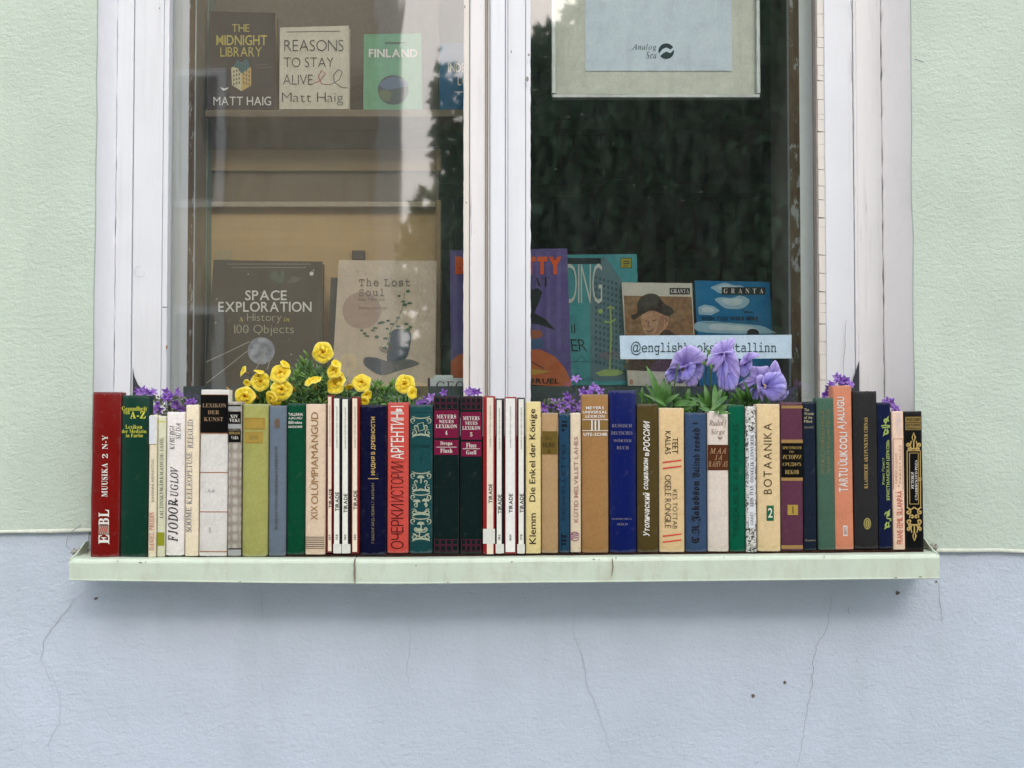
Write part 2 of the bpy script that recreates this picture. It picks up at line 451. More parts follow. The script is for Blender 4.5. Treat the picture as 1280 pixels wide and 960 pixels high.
# ---- the green house front with its lavender plinth
house = thing('house_wall', (0, 0, 0), 'pale green rough plastered house wall above a lavender grey plinth', 'wall')
yg, yl = 0.0, 0.007
def jit(f, a): return a*noise.noise(Vector((f*9.1, .3, .7)))+a*.6*noise.noise(Vector((f*31.7, 4.3, .7)))
XL, XR = X(116, yg, 480), X(1143.5, yg, 480)
def greenpart(xa, xb, pya, pyb, openx, side):
    """one side of the green plaster; the bottom edge runs from pya (at xa) to pyb (at xb), the edge at the window is uneven"""
    mb = MB(); n = 90; lip = MB()
    zt = 5.0
    bot = []
    for i in range(n+1):
        x = xa+(xb-xa)*i/n; t = min(1, max(0, (x-(-.62 if side < 0 else .6))/.02))
        f = i/n; z = Z(pya+(pyb-pya)*f, yg)+jit(x*3, .0035); bot.append((x, z))
    # vertical column edges
    m = 70; inner = []
    for j in range(m+1):
        z = bot[-1 if side < 0 else 0][1]*(1-j/m)+zt*(j/m)
        inner.append((openx+jit(z*4+side, .0022), z))
    poly = bot[:-1]+inner+[(xa, zt)] if side < 0 else bot[1:]+[(xb, zt)]+inner[::-1]
    k = len(poly); vs = [(x, yg, z) for x, z in poly]+[(x, yg+.0062, z) for x, z in poly]
    fs = [tuple(range(k)), tuple(range(2*k-1, k-1, -1))]+[(i, i+k, (i+1) % k+k, (i+1) % k) for i in range(k)]
    mb.add(vs, fs); mb.build('plaster', M['green'], house)
    vs = []; fs = []
    for i, (x, z) in enumerate(bot):
        h = .0055+.002*noise.noise(Vector((x*22, 0, 0)))
        vs += [(x, yg-.0004, z+h*.8), (x, yg-.0013, z+h*.35), (x, yg-.0004, z-.0010), (x, yg+.006, z-.0015)]
        if i:
            for q in range(3): b = (i-1)*4+q; fs.append((b, b+1, b+5, b+4))
    lip.add(vs, fs); lip.build('plaster_edge', M['lip'], house, smooth=True)
greenpart(-6, XL, 664, 665, XL, -1)
greenpart(XR, 6, 689, 692, XR, 1)
g = MB(); ztop = 2.9; g.box(XL-.003, XR+.003, yg+.001, yg+.06, ztop, 5.0); g.build('plaster', M['green'], house)
# plinth: one stepped slab, shallower than the green plaster
zs = Z(712, .1)
poly = [(-6, 0.0), (6, 0.0), (6, Z(684, yl)), (XR, Z(684, yl)), (XR, zs), (XL, zs), (XL, Z(656, yl)), (-6, Z(656, yl))]
k = len(poly); mb = MB(); mb.add([(x, yl, z) for x, z in poly]+[(x, .3, z) for x, z in poly],
    [tuple(range(k)), tuple(range(2*k-1, k-1, -1))]+[(i, i+k, (i+1) % k+k, (i+1) % k) for i in range(k)])
mb.build('plinth', M['lav'], house)
# hair cracks and chips
fine = Surf(yl)
fineg = Surf(yg)
def crackline(pts, n=7, a=2.2):
    out = []
    for i in range(len(pts)-1):
        for q in range(n):
            f = q/n; x = pts[i][0]*(1-f)+pts[i+1][0]*f; y = pts[i][1]*(1-f)+pts[i+1][1]*f
            out.append((x+R.uniform(-a, a)*.5, y+R.uniform(-a, a)*.4))
    out.append(pts[-1]); return out
cr = [[(104, 742), (92, 752), (72, 778), (55, 800), (52, 825), (66, 860)], [(62, 838), (76, 870), (74, 905), (60, 930), (66, 960)],
      [(1041, 742), (1038, 758), (1034, 785), (1020, 808), (1016, 830), (1015, 855), (1008, 890), (1003, 925), (996, 960)],
      [(719, 758), (716, 790), (728, 820), (733, 856), (752, 900), (768, 960)], [(327, 742), (328, 775)], [(1173, 728), (1176, 760), (1178, 778)],
      [(508, 770), (514, 800), (508, 840), (513, 862)], [(1060, 758), (1062, 768)]]
fine.strokes(house, 'hair_crack', [crackline(c) for c in cr[:1]], .45, M['crack'], .0006)
M['crackl'] = plain('crack_faint', (.38, .41, .47, 1), .95)
for c in cr[1:]: fine.strokes(house, 'hair_crack', [crackline(c)], .5, M['crackl'] if c[0][0] < 1000 else M['crack'], .0006)
fine.strokes(house, 'hair_crack', [crackline([(92, 664), (86, 672), (86, 682), (96, 690)], 5, 1), crackline([(104, 655), (92, 664)], 5, 1)], .7, M['crack'], .009)
for cx, cy, r in ((941, 870, 2.2), (981, 853, 2.0), (1122, 741, 2.6), (120, 748, 2.0), (1170, 727, 1.4)):
    fine.poly(house, 'chip', [(cx+(r+R.uniform(-.8, .8))*math.cos(a*.7)*1.1, cy+(r+R.uniform(-.8, .8))*math.sin(a*.7)) for a in range(9)], plain('chip_brown', (.14, .11, .09, 1)), .0008)
fineg.strokes(house, 'hair_crack', [crackline([(1143, 74), (1155, 78)], 4, 1)], .9, M['crack'], .0006)

# ---- the window sill: painted sheet, two lengths, upturned ends
sill = thing('window_sill', tuple(P(640, 700, -.086)), 'long pale green metal window sill carrying the row of books', 'window sill')
so_ = sill.location
YF = -.086
def silltop(px): return 698.7 if px < 500 else 698.7-(px-500)*(6.3/665)
def sillbot(px):
    pts = [(85, 726), (360, 729.5), (500, 730.3), (760, 728), (1000, 725.5), (1175, 723.5)]
    for (a, b), (c, d) in zip(pts, pts[1:]):
        if px <= c: return b+(d-b)*(px-a)/(c-a)
    return pts[-1][1]
def sillpanel(pa, pb, dy, lab):
    mb = MB(so_); n = 40; vs = []; fs = []
    for i in range(n+1):
        px = pa+(pb-pa)*i/n; t = P(px, silltop(px), YF); b = P(px, sillbot(px), YF)
        wv = .0007*noise.noise(Vector((px*.03, 1, 2)))
        y = YF-dy+wv; zt = t.z+wv*.6
        prof = [(.12, zt+.004), (yl+.001, zt+.003), (y+.006, zt+.0002), (y+.0022, zt-.0006), (y+.0004, zt-.003), (y-.0005, zt-.006),
                (y, (zt+b.z)/2), (y+.0006, b.z+.0035), (y+.0002, b.z+.001), (y+.002, b.z), (y+.012, b.z+.0006), (y+.012, b.z+.003), (yl+.05, b.z+.004)]
        m = len(prof); vs += [(t.x, a, c) for a, c in prof]
        if i:
            for q in range(m-1): k = (i-1)*m+q; fs.append((k, k+1, k+m+1, k+m))
    m = len(prof); fs += [tuple(range(m))[::-1], tuple(range(n*m, n*m+m))]
    mb.add(vs, fs); return mb.build('sill_panel', M['sill'], sill, smooth=False)
sillpanel(86.5, 443.5, 0, '')
sillpanel(444.5, 1174, .0012, '')
fs_ = Surf(YF-.0026, org=so_)
rust = plain('seam_rust', (.20, .17, .12, 1), .9)
fs_.strokes(sill, 'seam', [crackline([(443.5, 699), (443, 716), (443.8, 729)], 5, .6)], 2.2, rust, .0004)
fs_.strokes(sill, 'seam', [crackline([(765.5, 697), (766, 708), (764.5, 720)], 5, .9)], 1.3, rust, .0004)
for cx, cy, a, b_ in ((147, 701.5, 1.2, .7), (176, 703, 2.5, .8), (182, 702.6, 1, .8), (520, 707, 1, .8), (640, 702, 1.6, .6), (742, 699, 2, .6), (749, 699.5, 1, .6), (770, 697.5, 1.2, .8), (905, 696.5, 1, .5), (1030, 696, 1.4, .6), (1120, 722, 2, .7), (1150, 721, 2.6, .8), (300, 727, 2, .6), (560, 728, 1.6, .6)):
    fs_.poly(sill, 'chip', [(cx+a*(.7+.5*R.random())*math.cos(t*.9), cy+b_*(.7+.5*R.random())*math.sin(t*.9)) for t in range(7)], rust, .0006)
for side, px in ((-1, 87), (1, 1173)):
    mb = MB(so_); t = P(px, silltop(px), YF); n = 10; vs = []; fs = []; th = .0022*(-side)
    for i in range(n+1):
        f = i/n; y = YF+(yl-.001-YF)*f; h = .001+.017*min(1, f*1.25)**1.5
        dx = side*.004*f
        for q, zz in ((0, -.002), (0, h), (1, h), (1, -.002)): vs.append((t.x+dx+q*th, y, t.z+zz))
        if i:
            for q in range(4): a = (i-1)*4; fs.append((a+q, a+(q+1) % 4, a+4+(q+1) % 4, a+4+q))
    fs += [(0, 1, 2, 3), (n*4+3, n*4+2, n*4+1, n*4)]
    mb.add(vs, fs); mb.build('sill_end', M['sill'], sill)
    # crumbling mortar heaped where the sill end meets the wall
    mb = MB(so_)
    for q in range(26):
        c = P(px-side*R.uniform(2, 22), silltop(px)-R.uniform(1, 9), R.uniform(-.03, yl-.004)); c.z = t.z+R.uniform(0, .006); r = R.uniform(.0012, .0042)
        mb.add([c+Vector(d)*r*R.uniform(.7, 1.3) for d in ((1, 0, 0), (-1, 0, 0), (0, 1, 0), (0, -1, 0), (0, 0, 1), (0, 0, -1))],
               [(0, 2, 4), (2, 1, 4), (1, 3, 4), (3, 0, 4), (2, 0, 5), (1, 2, 5), (3, 1, 5), (0, 3, 5)])
    mb.build('mortar_crumbs', plain('mortar', (.36, .35, .31, 1), .95, var=.3), sill, kind='stuff')

# ---- the window: casings, frame, two sashes, panes
win = thing('window', (0, .1, Z(700, .1)), 'large old white painted wooden window with two tall panes', 'window')
wo = win.location
ZB, ZT = Z(702, .1)+.004, 2.95
def board(pl, pr, y, name, mat, depth=.03, jl=0, jr=0, parent=win, z0=None, z1=None, round_=.0012, seg=220, org=None, py=300):
    xa, xb = X(pl, y, py), X(pr, y, py); z0 = ZB if z0 is None else z0; z1 = ZT if z1 is None else z1
    vs = []; fs = []
    for i in range(seg+1):
        z = z0+(z1-z0)*i/seg
        a = xa+(jl*noise.noise(Vector((z*60, pl, 1)))+jl*.7*noise.noise(Vector((z*190, pl, 1))) if jl else 0)
        b = xb+(jr*noise.noise(Vector((z*60, pr, 5)))+jr*.7*noise.noise(Vector((z*190, pr, 5))) if jr else 0)
        r = round_
        vs += [(a, y+depth, z), (a, y+r, z), (a+r*.3, y+r*.3, z), (a+r, y, z), (b-r, y, z), (b-r*.3, y+r*.3, z), (b, y+r, z), (b, y+depth, z)]
        if i:
            for q in range(8): k = (i-1)*8; fs.append((k+q, k+(q+1) % 8, k+8+(q+1) % 8, k+8+q))
    fs += [tuple(range(8))[::-1], tuple(range(seg*8, seg*8+8))]
    mb = MB(wo if org is None else org); mb.add(vs, fs); return mb.build(name, mat, parent)
# splayed reveal casings (from the wall edge back to the frame)
def reveal(pl, yl_, pr, yr, mat, jr):
    n = 110; vs = []; fs = []
    for i in range(n+1):
        z = ZB+(ZT-ZB)*i/n; a = X(pl, yl_, 300); b = X(pr, yr, 300)+jr*noise.noise(Vector((z*55, pr, 3)))+jr*.8*noise.noise(Vector((z*170, pr, 3)))
        if pl > pr: a, b = X(pl, yl_, 300), b
        b0 = X(pr, yr, 300); c_ = a+(b0-a)*.93; yc = yl_+(yr-yl_)*.93
        vs += [(a, yl_, z), (c_, yc, z), (b, yr, z), (b, yr+.012, z), (a+(.01 if pl > 600 else -.01), yl_+.06, z)]
        if i:
            for q in range(5): k = (i-1)*5; fs.append((k+q, k+(q+1) % 5, k+5+(q+1) % 5, k+5+q))
    mb = MB(wo); mb.add(vs, fs); return mb.build('casing', mat, win)
reveal(114.5, .004, 142.5, .088, M['reveal'], .0009)
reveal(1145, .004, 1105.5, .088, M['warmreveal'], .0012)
mb = MB(wo); mb.box(X(100, .15), X(1180, .15), .17, .19, ZB-.06, ZB+.02); mb.box(X(95, .125), X(210, .125), .131, .135, ZB, ZT)
mb.box(X(1026, .125), X(1165, .125), .131, .135, ZB, ZT); mb.box(X(584, .125), X(656, .125), .131, .135, ZB, ZT); mb.build('backing', M['dark'], win)
board(144.3, 164.2, .094, 'frame_post', M['white'], jl=.0010, jr=.0002)
board(165.8, 202.0, .098, 'sash_stile', M['white'], jr=.0001)
board(202.9, 209.3, .101, 'glazing_bead', M['white'], jr=.0003)
board(579.2, 586.6, .104, 'glazing_bead', M['cream'], jl=.0006)
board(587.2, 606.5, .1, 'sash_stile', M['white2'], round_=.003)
board(606.9, 609.6, .108, 'weather_strip', M['cream'])
board(610.0, 612.3, .098, 'weather_strip', M['cream'])
board(612.6, 631.3, .086, 'cover_strip', M['white'], round_=.0035)
board(631.9, 634.5, .094, 'weather_strip', M['white'])
board(634.9, 656.6, .098, 'sash_stile', M['white'])
board(657.0, 663.3, .101, 'glazing_bead', M['white'], jr=.0008)
board(1032.4, 1067.6, .099, 'sash_stile', M['white'], jr=.0003)
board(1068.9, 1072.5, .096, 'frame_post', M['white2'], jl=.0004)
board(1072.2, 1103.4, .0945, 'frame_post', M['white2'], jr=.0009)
# the crazed putty bead: short pieces with cracks between
mb = MB(wo); z = ZB
while z < ZT:
    h = R.uniform(.008, .030); a, b = X(1023.6, .102, 300), X(1031.8, .102, 300); dx = R.uniform(-.0004, .0004); dy = R.uniform(0, .0012); tl = R.uniform(-.0018, .0018)
    vs = [(a+dx, .102+dy, z+tl), (b, .102+dy, z), (b, .125, z), (a+dx, .125, z+tl), (a+dx, .102+dy, z+h+tl*.5), (b, .102+dy, z+h), (b, .125, z+h), (a+dx, .125, z+h+tl*.5)]
    mb.add(vs, [(0, 3, 2, 1), (4, 5, 6, 7), (0, 1, 5, 4), (1, 2, 6, 5), (2, 3, 7, 6), (3, 0, 4, 7)]); z += h+.0007
mb.build('glazing_bead', M['cream'], win)
mb = MB(wo); mb.box(X(1022.8, .104), X(1031.5, .104), .1045, .13, ZB, ZT); mb.build('bead_bed', plain('old_putty', (.33, .29, .25, 1)), win)
# bottom rails (behind the books)
mb = MB(wo); mb.box(X(209.3, .105), X(579.2, .105), .105, .135, ZB, Z(522, .105), bev=.002); mb.build('bottom_rail', M['white'], win)
mb = MB(wo); mb.box(X(663.3, .105), X(1023.6, .105), .105, .135, ZB, Z(522, .105), bev=.002); mb.build('bottom_rail', M['white'], win)
# small dark openings at the foot of both stiles and a glazing joint
fw = Surf(.0965, org=wo)
lead = plain('dark_lead', (.055, .055, .065, 1), .7)
fw.poly(win, 'corner_gap', [(166.2, 458), (168, 470), (173, 481), (180, 489), (186, 498), (166.2, 498)], lead, .0012)
fw.poly(win, 'corner_gap', [(1073.2, 450), (1070, 460), (1066, 472), (1063.5, 482), (1063, 498), (1073.2, 498)], lead, .0042)
fw.strokes(win, 'paint_crack', [crackline([(1063, 66), (1064, 104)], 3, .6), crackline([(1062, 2), (1066, 24)], 3, .6), crackline([(1057, 400), (1055.5, 418), (1056, 432), (1053.5, 452), (1054, 470)], 5, .8)], .55, plain('paint_crack_grey', (.25, .24, .23, 1)), .0035)
fw.strokes(win, 'paint_crack', [[(203, 384), (209.2, 384)]], 1.0, lead, .0005)
fw.strokes(win, 'paint_crack', [spiral(175, 340, 6, 7, 0, .8, 12)], .6, plain('knot_grey', (.55, .54, .54, 1)), .0012)
chipc = plain('bare_wood_chip', (.30, .20, .10, 1))
for cx, cy, a, b in ((209, 434, 1.2, 3), (581, 10, 1, 2), (583, 254, 1, 1.2), (659, 100, 2, 3.5), (661, 70, 1.5, 1.8), (639, 66, .8, 2.2), (200, 11, .8, 1)):
    fw.poly(win, 'paint_chip', disc(cx, cy, a, b, 8), chipc if cx < 300 else plain('chip_grey', (.30, .29, .27, 1)), .0030 if cx < 570 else .006)
# glass panes
for pa, pb, gm in ((206, 583, M['glassL']), (660, 1027, M['glassR'])):
    mb = MB(wo); mb.box(X(pa, .122), X(pb, .122), .122, .125, Z(524, .12), ZT); mb.build('pane', gm, win)
# inner linings seen through the glass
def lining(pl, pr, y0, y1, name, mat, jit_=0):
    mb = MB(wo); n = 100; vs = []; fs = []
    for i in range(n+1):
        z = ZB+(ZT-ZB)*i/n; j = jit_*noise.noise(Vector((z*45, pl, 2)))
        vs += [(X(pl, y0, 300)+j, y0, z), (X(pr, y1, 300), y1, z)]
        if i: k = i*2; fs.append((k-2, k-1, k+1, k))
    mb.add(vs, fs); return mb.build(name, mat, win)
lining(205, 212, .126, .165, 'inner_lining', M['greyp'])
lining(212, 225.5, .165, .168, 'inner_lining', M['greyp']); lining(225.5, 234.5, .172, .176, 'inner_lining', M['white'], 0)
lining(234.3, 241.8, .182, .205, 'bare_wood_strip', M['peel'], .0005)
lining(241.8, 243.6, .202, .206, 'inner_edge', M['greyp'], .0008)
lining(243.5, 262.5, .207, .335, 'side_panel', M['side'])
lining(1030, 1023.5, .128, .134, 'inner_lining', M['greyd']); lining(1024, 1000.5, .134, .142, 'inner_lining', M['greyd'])
lining(1000.8, 987.6, .150, .170, 'bare_wood_strip', M['peel'], .0006)
lining(987.8, 985.2, .169, .205, 'inner_edge', M['greyd'], .0010)
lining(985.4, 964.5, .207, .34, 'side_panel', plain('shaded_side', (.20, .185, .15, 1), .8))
lining(584, 592, .126, .16, 'inner_lining', M['greyd']); lining(657, 650, .126, .16, 'inner_lining', M['greyd'])
mb = MB(wo); mb.box(X(592, .16), X(650, .16), .158, .2, ZB, ZT); mb.build('inner_mullion', M['greyd'], win)

# ---- the room behind
zl = Z(486, .27)          # display ledge
def rbox(name, x0, x1, y0, y1, z0, z1, mat):
    mb = MB(); mb.box(x0, x1, y0, y1, z0, z1); return tag(mb.build(name, mat), kind='structure')
dk = plain('dim_room_wall', (.22, .31, .25, 1), .9); 
rbox('room_floor', -2.2, 2.2, .3, 3.4, .3, .34, plain('room_floor', (.08, .06, .045, 1)))
rbox('room_ceiling', -2.2, 2.2, .3, 3.4, 3.5, 3.55, dk)
rbox('room_wall', -2.2, 2.2, 3.4, 3.5, .3, 3.5, dk)
rbox('room_side_wall', -2.25, -2.2, .3, 3.4, .3, 3.5, dk); rbox('room_side_wall', 2.2, 2.25, .3, 3.4, .3, 3.5, dk)
rbox('room_front_wall', -2.2, X(243, .21)-.002, .30, .34, .3, 3.5, dk); rbox('room_front_wall', X(985.5, .21)+.002, 2.2, .30, .34, .3, 3.5, dk)
rbox('room_front_wall', X(243, .21)-.002, X(985.5, .21)+.002, .13, .34, 2.9, 3.5, dk)
rbox('display_ledge', X(243, .21), X(985.5, .21), .136, .36, zl-.05, zl, plain('ledge_grey', (.055, .072, .072, 1), .6))

# display cabinet with its back panels (left pane)
cab = thing('display_cabinet', (X(405, .35), .35, zl), 'brown wooden shelf cabinet behind the left pane holding upright books', 'cabinet')
co_ = cab.location
def cpart(name, r, y, depth, mat, bev=0):
    x0, t, x1, b = r; mb = MB(co_); mb.box(X(x0, y, 300), X(x1, y, 300), y, y+depth, Z(b, y), Z(t, y), bev=bev); return mb.build(name, mat, cab)
cpart('back_panel', (262, 256, 548, 490), .335, .01, M['tan'])
cpart('back_panel', (262, 136, 548, 188), .334, .01, M['tand'])
cpart('rail', (262, 186.5, 545, 213.5), .328, .02, M['tanm'], .001)
cpart('back_panel', (262, 212, 548, 252), .336, .01, M['tand'])
cpart('shelf', (264, 252, 544, 258.5), .318, .03, plain('shelf_edge', (.42, .35, .25, 1)), .0008)
cpart('back_panel', (262, -900, 548, 140), .345, .01, plain('grey_brown_board', (.17, .145, .11, 1)))
cpart('shelf', (255, 137, 566, 146), .235, .115, M['tand'], .001)
cpart('side_post', (544.8, 250, 551, 488), .318, .03, M['tanm'], .001)
cpart('side_post', (544.8, 186, 551, 214), .318, .03, M['tanm'], .001)
cpart('shelf', (566, 137, 584, 146), .235, .115, M['tand'])

# bookcase deep in the room (right pane)
bc = thing('bookcase', (.55, 2.6, .34), 'dim wooden bookcase deep in the dark room behind the right pane', 'bookcase')
dkw = plain('bookcase_wood', (.42, .40, .28, 1), .7)
def bpart(name, x0, x1, y0, y1, z0, z1, mat=dkw): mb = MB(bc.location); mb.box(x0, x1, y0, y1, z0, z1); mb.build(name, mat, bc)
zsh = [Z(312, 2.5), Z(420, 2.5), Z(230, 2.5)+0, Z(150, 2.5), Z(70, 2.5)]
for z_ in zsh: bpart('shelf', -.35, 1.42, 2.5, 2.8, z_-.03, z_)
for x_ in (-.38, .52, 1.42): bpart('side_board', x_, x_+.03, 2.49, 2.8, .34, 2.9)
bpart('back_board', -.35, 1.42, 2.8, 2.82, .34, 2.9)
cols = [(.05, .10, .16), (.18, .06, .05), (.25, .22, .16), (.05, .12, .08), (.30, .10, .06), (.12, .12, .13), (.33, .30, .24)]
for z_ in zsh[:4]:
    x_ = -.33
    while x_ < 1.36:
        w_ = R.uniform(.03, .16); h_ = R.uniform(.20, .26)
        if .47 < x_+w_ < .60: x_ = .57; continue
        c_ = R.randrange(len(cols))
        mb = MB((x_, 2.56, z_)); mb.box(x_, x_+w_, 2.56+R.uniform(0, .05), 2.72, z_, z_+h_, bev=.003)
        o = mb.build('shelved_book', plain('shelved_book_%d' % c_, tuple(min(.8, q*1.8) for q in cols[c_])+(1,)))
        tag(o, 'dim book on the bookcase deep in the room, behind the right pane', 'book', 'books on the bookcase deep in the room')
        x_ += w_+.004+(R.random() < .15)*.08

# ---- across the street (what the panes mirror)
fac = thing('facade', (-6, -15, 0), 'beige plastered house across the street, mirrored in the left pane', 'house')
mb = MB(fac.location); mb.box(-14, -1.75, -18, -15, 0, 10.5); mb.build('wall', stucco('beige_plaster', (.40, .33, .23, 1), (.45, .38, .27, 1), 6, 3, (.3, .25, .2, 1)), fac)
mb = MB(fac.location); mb.box(-14.2, -1.6, -18, -14.7, 10.5, 10.9); mb.build('roof', plain('roof_grey', (.15, .15, .16, 1)), fac)
wf = plain('facade_white', (.7, .7, .68, 1)); wg = plain('facade_pane', (.05, .06, .07, 1), .15)
for ix in range(4):
    for iz in range(3):
        x_ = -13.2+ix*2.75; z_ = 1.3+iz*3.1
        mb = MB(fac.location); mb.box(x_, x_+1.2, -15.0, -14.93, z_, z_+1.8); w1 = mb.build('window', wf, fac)
        mb = MB(fac.location); mb.box(x_+.1, x_+.57, -14.93, -14.91, z_+.1, z_+1.7); mb.box(x_+.63, x_+1.1, -14.93, -14.91, z_+.1, z_+1.7); mb.build('pane', wg, w1)
mb = MB(fac.location); mb.box(-1.75, -1.45, -15.2, -14.8, 0, 10.5); mb.build('corner_pilaster', plain('pilaster', (.55, .52, .47, 1)), fac)
def leafmat(name, a, b):
    m = NT(name); cc_ = m.ramp(m.noise(3, 3), [(.35, a), (.65, b)]); m.col(cc_); m.set(Roughness=.6)
    t_ = m.n('BsdfTranslucent'); m.l(cc_, t_.inputs[0]); x_ = m.n('MixShader'); x_.inputs[0].default_value = .4
    m.l(m.p.outputs[0], x_.inputs[1]); m.l(t_.outputs[0], x_.inputs[2]); m.l(x_.outputs[0], m.o.inputs['Surface'])
    return m.m
tl = leafmat('tree_leaves', (.07, .17, .09, 1), (.11, .23, .12, 1)); bark = plain('bark', (.09, .07, .055, 1), .9, var=.3)
def tree(x, y, h, blobs, lab):
    t = thing('street_tree', (x, y, 0), lab, 'tree')
    mb = MB((x, y, 0)); tube(mb, [(x, y, 0), (x+.1, y, h*.3), (x-.05, y+.1, h*.6), (x, y, h*.85)], .22, 8, .06)
    for bx, by, bz, br in blobs: tube(mb, [(x, y, h*.35), ((x+bx)/2, (y+by)/2, (h*.35+bz)/2+.2), (bx, by, bz)], .08, 5, .02)
    mb.build('trunk', bark, t, True)
    mb = MB((x, y, 0))
    for bx, by, bz, br in blobs:
        for _ in range(int(5200*br)):
            d = Vector((R.gauss(0, 1), R.gauss(0, 1), R.gauss(0, 1))).normalized()*br*(R.random()**.4)
            c = Vector((bx, by, bz))+d*Vector((1, .8, 1)).length/1.6; u = Vector((R.gauss(0, 1), R.gauss(0, 1), R.gauss(0, 1))).normalized(); v = u.orthogonal().normalized(); s_ = R.uniform(.05, .12)
            mb.add([c-u*s_, c+v*s_*.5, c+u*s_, c-v*s_*.5], [(0, 1, 2, 3)])
    mb.build('crown', tl, t, kind='stuff')
tree(2.6, -11, 8, [(1.0, -11, 4.2, 1.5), (0.1, -11.4, 3.1, 1.3), (2.4, -11, 5.4, 1.9), (4.0, -11.2, 4.2, 1.8), (3.0, -10.6, 2.6, 1.6), (1.3, -10.8, 2.0, 1.3), (-.2, -11, 1.6, 1.1), (4.2, -11, 6.2, 1.7), (2.2, -11.6, 7.2, 1.6)], 'broad dark green tree across the street, mirrored in the right pane')
hd = MB((4, -13, 0))
for _ in range(24000):
    c = Vector((R.uniform(-.9, 11), R.uniform(-13.6, -12.6), R.uniform(.1, 5.6)+R.uniform(-.3, .3))); u = Vector((R.gauss(0, 1), R.gauss(0, 1), R.gauss(0, 1))).normalized(); v = u.orthogonal().normalized(); s_ = R.uniform(.07, .16)
    hd.add([c-u*s_, c+v*s_*.6, c+u*s_, c-v*s_*.6], [(0, 1, 2, 3)])
tag(hd.build('hedge', tl), 'tall dark hedge across the street behind the trees', 'hedge', kind='stuff')
tree(6.4, -12, 8, [(6, -12, 3.2, 2.0), (7.4, -12, 4.8, 2.2), (5.2, -12.4, 5.6, 2.0), (6.6, -12, 7.0, 1.8), (8.5, -12, 3, 1.8), (5.0, -12, 1.6, 1.4)], 'tall dark green tree across the street at the right end, mirrored in the right pane')

# ================================================================== planter box behind the books
YB = -.066; YK = -.040
pl_ = thing('planter_box', (X(634, .02), .02, P(640, 693, YK).z), 'long dark wooden planter box hidden behind the row of books on the sill', 'planter')
po = pl_.location; zpb = P(640, 699, YB).z+.0035; zpt = Z(512, 0)
for nm, a in (('side_board', (X(120, YB), X(1152, YB), -.040, -.029)), ('side_board', (X(120, YB), X(1152, YB), .07, .082)), ('end_board', (X(120, YB)-.004, X(120, YB)-.0005, -.040, .082)), ('end_board', (X(1152, YB)+.0005, X(1152, YB)+.004, -.040, .082))):
    mb = MB(po); mb.box(*a, zpb, zpt-.04, bev=.001); mb.build(nm, M['planter'], pl_)
mb = MB(po); vs = []
for px_, pb_ in ((121, 696.6), (420, 692.8), (760, 690.8), (1153, 686.2)):
    t_ = P(px_, pb_, YB).z; b_ = P(px_, silltop(px_), YF).z+.0022
    for y_, z_ in ((YB+.0025, b_-.001), (YB+.0025, t_-.0004), (.08, t_-.0004), (.08, b_)): vs.append((X(px_, YB), y_, z_))
mb.add(vs, [(0, 1, 2, 3), (15, 14, 13, 12)]+[(k*4+q, (k+1)*4+q, (k+1)*4+(q+1) % 4, k*4+(q+1) % 4) for k in range(3) for q in range(4)]); mb.build('base_board', plain('base_brown_gap_shade', (.035, .014, .010, 1), .9, var=.3), pl_)  # brown base board, near-black so its colour paints the shadow gap under the books
mb = MB((0, 0, 0))
nx_ = 120; vs = []; fs = []
for i in range(nx_+1):
    for j in range(7): vs.append((X(122, YB)+(X(1150, YB)-X(122, YB))*i/nx_, -.028+.096*j/6, zpt-.052+R.uniform(-.004, .006)))
for i in range(nx_):
    for j in range(6): k = i*7+j; fs.append((k, k+1, k+8, k+7))
mb.add(vs, fs); tag(mb.build('potting_soil', M['soil']), 'dark potting soil filling the planter behind the books', 'soil', kind='stuff')

